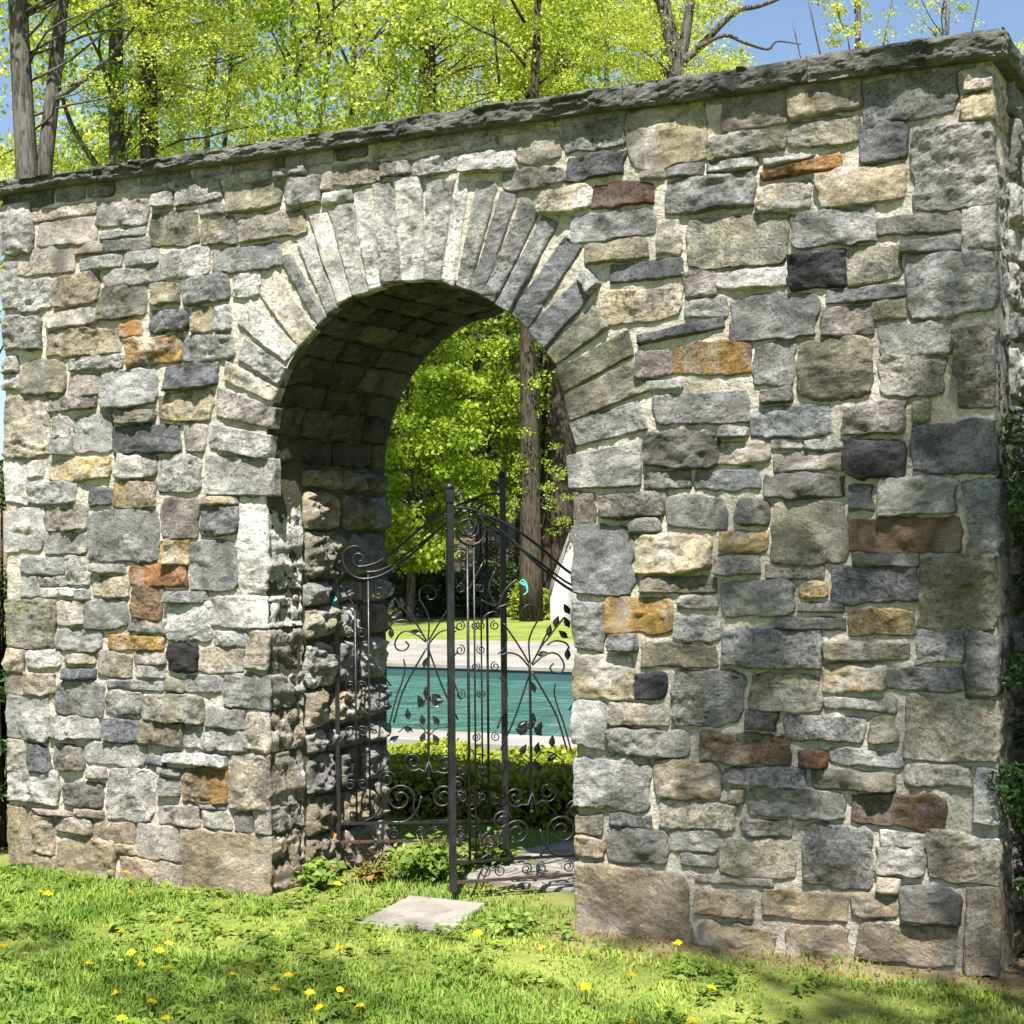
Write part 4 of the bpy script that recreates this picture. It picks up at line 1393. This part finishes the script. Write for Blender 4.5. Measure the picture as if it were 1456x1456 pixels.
def crown_mesh(name, rx, rz, nc, per, size, seed, cr=.55, hollow=.35):
    rr = np.random.default_rng(seed)
    cs, rads = [], []
    while len(cs) < nc:
        d = rr.uniform(-1, 1, 3)
        q = np.linalg.norm(d)
        if q > 1 or q < hollow * rr.uniform(0, 1):
            continue
        if vnoise(d[0] * 2.2 + seed, d[1] * 2.2, d[2] * 2.2) < -.12:
            continue
        cs.append((d[0] * rx, d[1] * rx, d[2] * rz))
        rads.append(cr * rr.uniform(.55, 1.35))
    C, ti = [], []
    for c, q in zip(cs, rads):
        k = int(per * rr.uniform(.5, 1.5))
        p = rr.normal(size=(k, 3))
        p /= np.linalg.norm(p, axis=1, keepdims=True)
        C.append(np.array(c) + p * (q * rr.uniform(.1, 1, k) ** .7)[:, None] * np.array([1.15, 1.15, .6]))
        ti.append(np.full(k, rr.uniform(.15, .85)))
    return leaf_cloud(name, np.concatenate(C), size, seed, .72, .30, False, np.concatenate(ti)), cs


def limb(b, p0, p1, r0, r1, rr, k=5, wob=.12):
    p0, p1 = Vector(p0), Vector(p1)
    L = (p1 - p0).length
    pts = [p0]
    for i in range(1, k):
        f = i / k
        pts.append(p0.lerp(p1, f) + Vector((rr.normal(0, wob), rr.normal(0, wob), rr.normal(0, wob * .5))) * L * .25 * math.sin(f * math.pi) + Vector((0, 0, L * .06 * math.sin(f * math.pi))))
    pts.append(p1)
    pts = smooth_line(pts, 2)
    n = len(pts)
    b.tube(pts, [r0 + (r1 - r0) * i / (n - 1) for i in range(n)], 7 if r0 > .05 else 5)
    return pts


CROWNS = {}


def get_crown(key):
    if key not in CROWNS:
        spec = {
            'a': dict(rx=2.7, rz=3.6, nc=165, per=58, size=.10, seed=71, cr=.62),
            'b': dict(rx=2.4, rz=3.2, nc=130, per=58, size=.10, seed=72, cr=.6),
            'c': dict(rx=3.0, rz=3.4, nc=165, per=52, size=.105, seed=73, cr=.65),
            'sparse': dict(rx=1.5, rz=3.0, nc=34, per=42, size=.10, seed=74, cr=.35),
            'maple': dict(rx=1.7, rz=3.1, nc=150, per=120, size=.115, seed=75, cr=.50),
            'low': dict(rx=2.8, rz=3.2, nc=120, per=70, size=.17, seed=76, cr=.7),
        }[key]
        CROWNS[key] = crown_mesh('crown', **spec)
    return CROWNS[key]


def tree(name, lat, dep, stems, limbs, crowns, label, seed, bark='bark', leaf='leaf_spring', group='trees behind the wall', twigs=True):
    """stems: list of (points (across, z), r0, r1) in metres from the base; limbs likewise; crowns: (key, across, z, scale)"""
    rr = np.random.default_rng(seed)
    x, y = spot(lat, dep)
    o = empty(name, (x, y, hill(y) - .05))
    tag(o, label, 'tree', group)
    b = MB()
    for pts, r0, r1 in stems:
        P = [RGT * a + Vector((0, 0, z)) + fwd * float(rr.normal(0, .05)) for a, z in pts]
        P = smooth_line(P, 4)
        n = len(P)
        b.tube(P, [r0 + (r1 - r0) * i / (n - 1) for i in range(n)], 10)
    for pts, r0, r1 in limbs:
        P = [RGT * a + Vector((0, 0, z)) + fwd * float(rr.normal(0, .05)) for a, z in pts]
        P = smooth_line(P, 4)
        n = len(P)
        b.tube(P, [r0 + (r1 - r0) * i / (n - 1) for i in range(n)], 6)
    top = stems[0][0][-1][1]
    for key, a, z, s in crowns:
        me, cs = get_crown(key)
        c = link('crown', me, None, o)
        if M[leaf].name not in [m.name for m in me.materials]:
            me.materials.append(M[leaf])
        if len(me.materials) > 1:
            c.material_slots[0].link = 'OBJECT'
        c.material_slots[0].link = 'OBJECT'
        c.material_slots[0].material = M[leaf]
        c.location = RGT * a + Vector((0, 0, z))
        rz = float(rr.uniform(0, 6.28))
        c.rotation_euler = (0, 0, rz)
        c.scale = (s, s, s)
        if twigs:
            R3 = Matrix.Rotation(rz, 3, 'Z')
            for k in rr.choice(len(cs), min(9, len(cs)), replace=False):
                tip = R3 @ (Vector(cs[k]) * s) + c.location
                hz = max(1.0, tip.z - float(rr.uniform(.8, 2.2)) * s)
                bse = None
                bp = [p for p in stems[0][0] if p[1] <= hz] or [stems[0][0][0]]
                bse = RGT * bp[-1][0] + Vector((0, 0, min(hz, top)))
                limb(b, bse, tip, (.045 if key != 'sparse' else .03) * s, .008, rr, 4, .25)
    b.build('trunk', M[bark], o)
    return o


S = spot
tree('tree', -.297, 21, [([(.10, 0), (.02, 3), (-.02, 5.6), (-.16, 8.2), (-.30, 12)], .22, .10), ([(.02, 5.2), (.10, 6.4), (.34, 8.4), (.62, 11)], .13, .07)], [([(.2, 7.5), (.9, 8.0), (1.4, 8.6)], .05, .02)],
     [('c', .8, 11.6, .9), ('b', -1.6, 10.2, .7), ('b', 1.6, 8.3, .42)], 'tall grey tree forking into two stems above the far left of the wall', 81)
tree('tree', -.243, 24, [([(0, 0), (.05, 4), (-.05, 8), (0, 12)], .19, .08)], [([(-.05, 7), (-.7, 8.0), (-1.0, 9.2)], .06, .02), ([(0, 7.6), (.4, 8.4)], .05, .02)],
     [('a', -.2, 11.0, .75), ('b', .2, 7.6, .45)], 'grey trunk with crooked limbs right of the forked tree', 82, leaf='leaf_fresh')
tree('tree', -.2245, 22, [([(0, 0), (.02, 4), (.0, 8), (-.1, 12)], .17, .10)], [], [('b', .3, 10.8, .75), ('b', .9, 7.8, .40)], 'straight dark trunk among yellow green leaves, left of the arch', 83, bark='darkbark')
tree('tree', -.188, 27, [([(0, 0), (.1, 5), (.0, 8), (.25, 12)], .075, .04)], [([(.05, 6.5), (.35, 9), (.5, 12)], .05, .03)], [('a', .1, 10.4, .85)], 'slim pale stemmed tree with dense spring leaves', 84, leaf='leaf_fresh')
tree('tree', -.128, 29, [([(0, 0), (-.1, 6), (-.05, 9), (-.3, 13)], .08, .045)], [([(-.08, 7.5), (.4, 10), (.7, 13)], .06, .03)], [('c', 0, 11.2, .9), ('b', .4, 8.0, .5)], 'twin stemmed slender tree above the left side of the arch', 85)
tree('tree', -.098, 32, [([(0, 0), (.1, 6), (.0, 10), (.2, 14)], .09, .05)], [], [('a', 0, 11.8, .85)], 'slender tree with thin dark stem directly above the arch crown', 86, leaf='leaf_fresh')
tree('tree', -.0487, 37, [([(0, 0), (.0, 6), (-.05, 10), (-.08, 16)], .26, .19)], [], [('c', -.2, 14.6, .9), ('b', 1.6, 12.6, .6)], 'straight dark trunk standing above the middle of the wall', 87, bark='darkbark')
tree('tree', .0115, 34, [([(0, 0), (.0, 4), (-.02, 7), (.3, 14)], .26, .07)], [([(.05, 9), (-.5, 11), (-.7, 13)], .05, .02)], [('a', 0, 12.0, .9), ('sparse', .1, 6.6, .8), ('sparse', .2, 3.0, .5)], 'thin dark stem in bright leaves right of the straight trunk', 88, bark='darkbark', leaf='leaf_fresh')
tree('tree', .060, 36, [([(0, 0), (-.1, 6), (0, 10), (.1, 14)], .10, .05)], [], [('c', 0, 12.6, .95), ('b', .8, 10.4, .6)], 'full yellow green tree left of the bent limbed tree', 89)
tree('tree', .1035, 27, [([(.05, 0), (.02, 5), (.03, 8.6), (.03, 9.6), (-.05, 10.2), (-.35, 11.6)], .22, .11), ([(.03, 9.6), (.18, 10.1), (.28, 10.7), (.45, 11.8)], .12, .06)],
     [([(.10, 9.75), (.45, 10.05), (.80, 10.40), (1.10, 10.65), (1.45, 10.72), (1.85, 10.86), (2.05, 11.1)], .085, .018),
      ([(.40, 10.0), (.85, 10.22), (1.20, 10.05), (1.60, 10.0), (1.75, 10.12), (2.15, 10.05)], .045, .010),
      ([(.03, 9.5), (-.30, 9.85), (-.55, 10.0)], .05, .015), ([(-.1, 10.6), (-.5, 11.0), (-.9, 11.1)], .05, .012)],
     [('b', -.9, 12.2, .55), ('sparse', .9, 11.6, .5), ('b', .75, 8.9, .36), ('b', -.9, 9.6, .40)], 'bent limbed tree with a long bare branch reaching right against the sky', 90, twigs=False)
tree('tree', .217, 33, [([(0, 0), (.05, 6), (.0, 10), (.1, 14)], .11, .05)], [([(.0, 9.3), (-.6, 11.2), (-1.0, 13)], .035, .012), ([(.0, 9.8), (.5, 11.6), (.8, 13)], .03, .012), ([(0, 8.6), (-.9, 10.9), (-1.3, 12.4)], .03, .010)],
     [('sparse', 0, 12.3, .62)], 'sparse young tree just in leaf against the blue sky', 91)
tree('tree', .272, 36, [([(0, 0), (.05, 6), (.0, 10), (.1, 14)], .10, .045)], [([(.0, 10.6), (.6, 12.6), (.9, 14)], .03, .012)],
     [('sparse', 0, 13.4, .55)], 'sparse slim tree just in leaf near the right end of the coping', 92)
tree('tree', .318, 34, [([(0, 0), (.0, 5), (.0, 9), (.0, 11)], .12, .05)], [], [('b', .6, 10.6, .55)], 'tree top showing past the right corner of the coping', 93)
for i, (la, de, key, z, s, lb) in enumerate([(-.345, 30, 'c', 10.0, .95, 'leafy tree in the far left corner behind the forked tree'), 
                                             (-.205, 38, 'c', 12.4, 1.0, 'full tree far behind the straight dark trunk'), 
                                             (-.075, 43, 'c', 13.8, 1.0, 'full tree far behind, above the arch crown'),
                                             (.045, 45, 'c', 14.4, 1.0, 'full tree far behind, above the right half of the ring of arch stones'), (.095, 44, 'b', 13.2, .95, 'full tree far behind the bent limbed tree')]):
    tree('tree', la, de, [([(0, 0), (.1, 5), (0, 10), (.1, z + 2)], .16, .06)], [], [(key, 0, z, s), ('b', (-1) ** i * 1.3, z - 2.6, .7)], lb, 100 + i, leaf=('leaf_spring', 'leaf_fresh')[i % 2])

# trees and shrubs beyond the pool, seen through the archway
tree('tree', -.064, 34, [([(0, 0), (.05, 2), (0, 4), (.1, 7)], .10, .04)], [], [('maple', 0, 3.9, .95)], 'bright green maple seen through the left half of the archway', 120, leaf='leaf_green', group='trees beyond the pool')
tree('tree', -.022, 37, [([(0, 0), (.05, 2), (0, 4), (.1, 7)], .10, .04)], [], [('maple', 0, 4.9, .95)], 'bright green maple in the middle of the archway view', 121, leaf='leaf_green', group='trees beyond the pool')
tree('tree', -.045, 42, [([(0, 0), (.05, 2), (0, 4), (.1, 9)], .12, .05)], [], [('low', 0, 5.6, 1.0)], 'dark leafy tree behind the two maples beyond the pool', 122, leaf='leaf_dark', group='trees beyond the pool')
tree('tree', .0105, 39, [([(0, 0), (.0, 4), (-.1, 9), (-.1, 14)], .36, .24)], [([(0, 6), (-.8, 7.6), (-1.5, 8.0)], .06, .02)], [('b', 0, 14, .8)], 'thick dark trunk in the right half of the archway view', 123, bark='darkbark', group='trees beyond the pool')
tree('tree', .0275, 37, [([(0, 0), (.05, 3), (.1, 7), (.2, 13)], .46, .30)], [], [('b', 0, 13, .8)], 'broad brown trunk beside the white tent beyond the pool', 124, bark='darkbark', group='trees beyond the pool')
tree('tree', .018, 46, [([(0, 0), (.0, 4), (-.1, 9), (-.1, 14)], .22, .12)], [], [('low', .2, 9.4, .8), ('low', .4, 4.6, .6)], 'shaded tree behind the two dark trunks beyond the pool', 125, leaf='leaf_green', group='trees beyond the pool')
tree('tree', -.085, 40, [([(0, 0), (.05, 2), (0, 4), (.1, 9)], .12, .05)], [], [('low', 0, 5.0, 1.0)], 'dark leafy tree hidden by the left jamb beyond the pool', 126, leaf='leaf_dark', group='trees beyond the pool')
tree('tree', .055, 45, [([(0, 0), (.05, 2), (0, 4), (.1, 9)], .14, .05)], [], [('low', 0, 5.0, 1.0), ('low', .3, 9.0, .8)], 'dark leafy tree behind the white tent', 127, leaf='leaf_dark', group='trees beyond the pool')
tree('tree', -.005, 52, [([(0, 0), (.05, 2), (0, 4), (.1, 9)], .14, .05)], [], [('low', 0, 5.0, 1.1), ('low', .3, 9.4, 1.0)], 'shaded woodland tree far behind the maples', 128, leaf='leaf_green', group='trees beyond the pool')

for i, (la, de, rx, h, mt, lb) in enumerate([(-.066, 36.0, 1.0, 1.25, 'leaf_dark', 'dark rounded shrub at the left edge of the far lawn'), (-.040, 36.6, .9, 1.05, 'leaf_yew', 'dark shrub in the middle of the far lawn edge'),
                                             (-.014, 36.2, .8, 1.2, 'leaf_dark', 'dark shrub left of the thick trunk at the far lawn edge'), (.0115, 34.6, .36, .62, 'leaf_hedge', 'small bright green bush at the far lawn edge by the white tent'),
                                             (.001, 38.0, .8, 1.7, 'leaf_rust', 'brownish twiggy shrub in front of the thick dark trunk')]):
    x, y = S(la, de)
    shrub('shrub', (x, y, 0), rx, rx * .8, h, 46, 70, .10, M[mt], lb, 140 + i, .26)

# white tent beyond the lawn
x, y = S(.0390, 35.0)
tent = empty('tent', (x, y, 0), math.atan2(RGT.y, RGT.x))
tag(tent, 'white canvas tent with steep sides behind the far lawn', 'tent')
b = MB()
w, dpt = .56, .9
prof = [(-w, 0), (-w, .55), (-w * .86, .85), (-w * .50, 1.35), (-.10, 1.85), (0, 1.95), (.10, 1.85), (w * .50, 1.35), (w * .86, .85), (w, .55), (w, 0)]
n = len(prof)
V = [(a, -dpt, z) for a, z in prof] + [(a, dpt, z) for a, z in prof]
F = [(i, n + i, n + i + 1, i + 1) for i in range(n - 1)] + [tuple(range(n)), tuple(reversed(range(n, 2 * n)))]
b.add(V, F)
b.build('canvas', M['canvas'], tent, smooth=False)
b = MB()
for sgn in (-1, 1):
    b.tube([(sgn * a, -dpt - .01, z) for a, z in [(w, .55), (w * .86, .85), (w * .5, 1.35), (.1, 1.85), (0, 1.95)]], .02, 5)
b.build('edge_trim', M['trim'], tent)

# tree behind the photographer: its loose crown dapples the wall and lawn
o = empty('tree', (8.2, -9.6, -.05))
tag(o, 'tree behind the photographer whose branches dapple the wall with shade', 'tree')
b = MB()
rr = np.random.default_rng(200)
b.tube(smooth_line([(0, 0, 0), (-.1, .1, 4), (-.3, .2, 8), (-.8, .6, 13)], 4), [.34 - .014 * i for i in range(13)], 10)
cs, rads = [], []
for k in range(66):
    p = np.array([rr.uniform(2.7, 6.6), rr.uniform(-8.4, -4.0), rr.uniform(10.6, 13.6)])
    if k >= 50:
        p = np.array([rr.uniform(.3, 3.4), rr.uniform(-8.9, -7.3), rr.uniform(11, 13)])
    if k >= 56:
        p = np.array([rr.uniform(4.75, 5.6), rr.uniform(-5.6, -4.2), rr.uniform(11, 13)])
    cs.append(p - np.array([8.2, -9.6, 0]))
    rads.append(rr.uniform(.22, .5))
    limb(b, (-.4, .3, float(rr.uniform(7, 11))), tuple(cs[-1]), .05, .012, rr, 4, .25)
b.build('trunk', M['bark'], o)
link('crown', leaf_cloud('crown', clump_points(cs, rads, 55, rr), .11, 201, .7, .3), M['leaf_spring'], o)
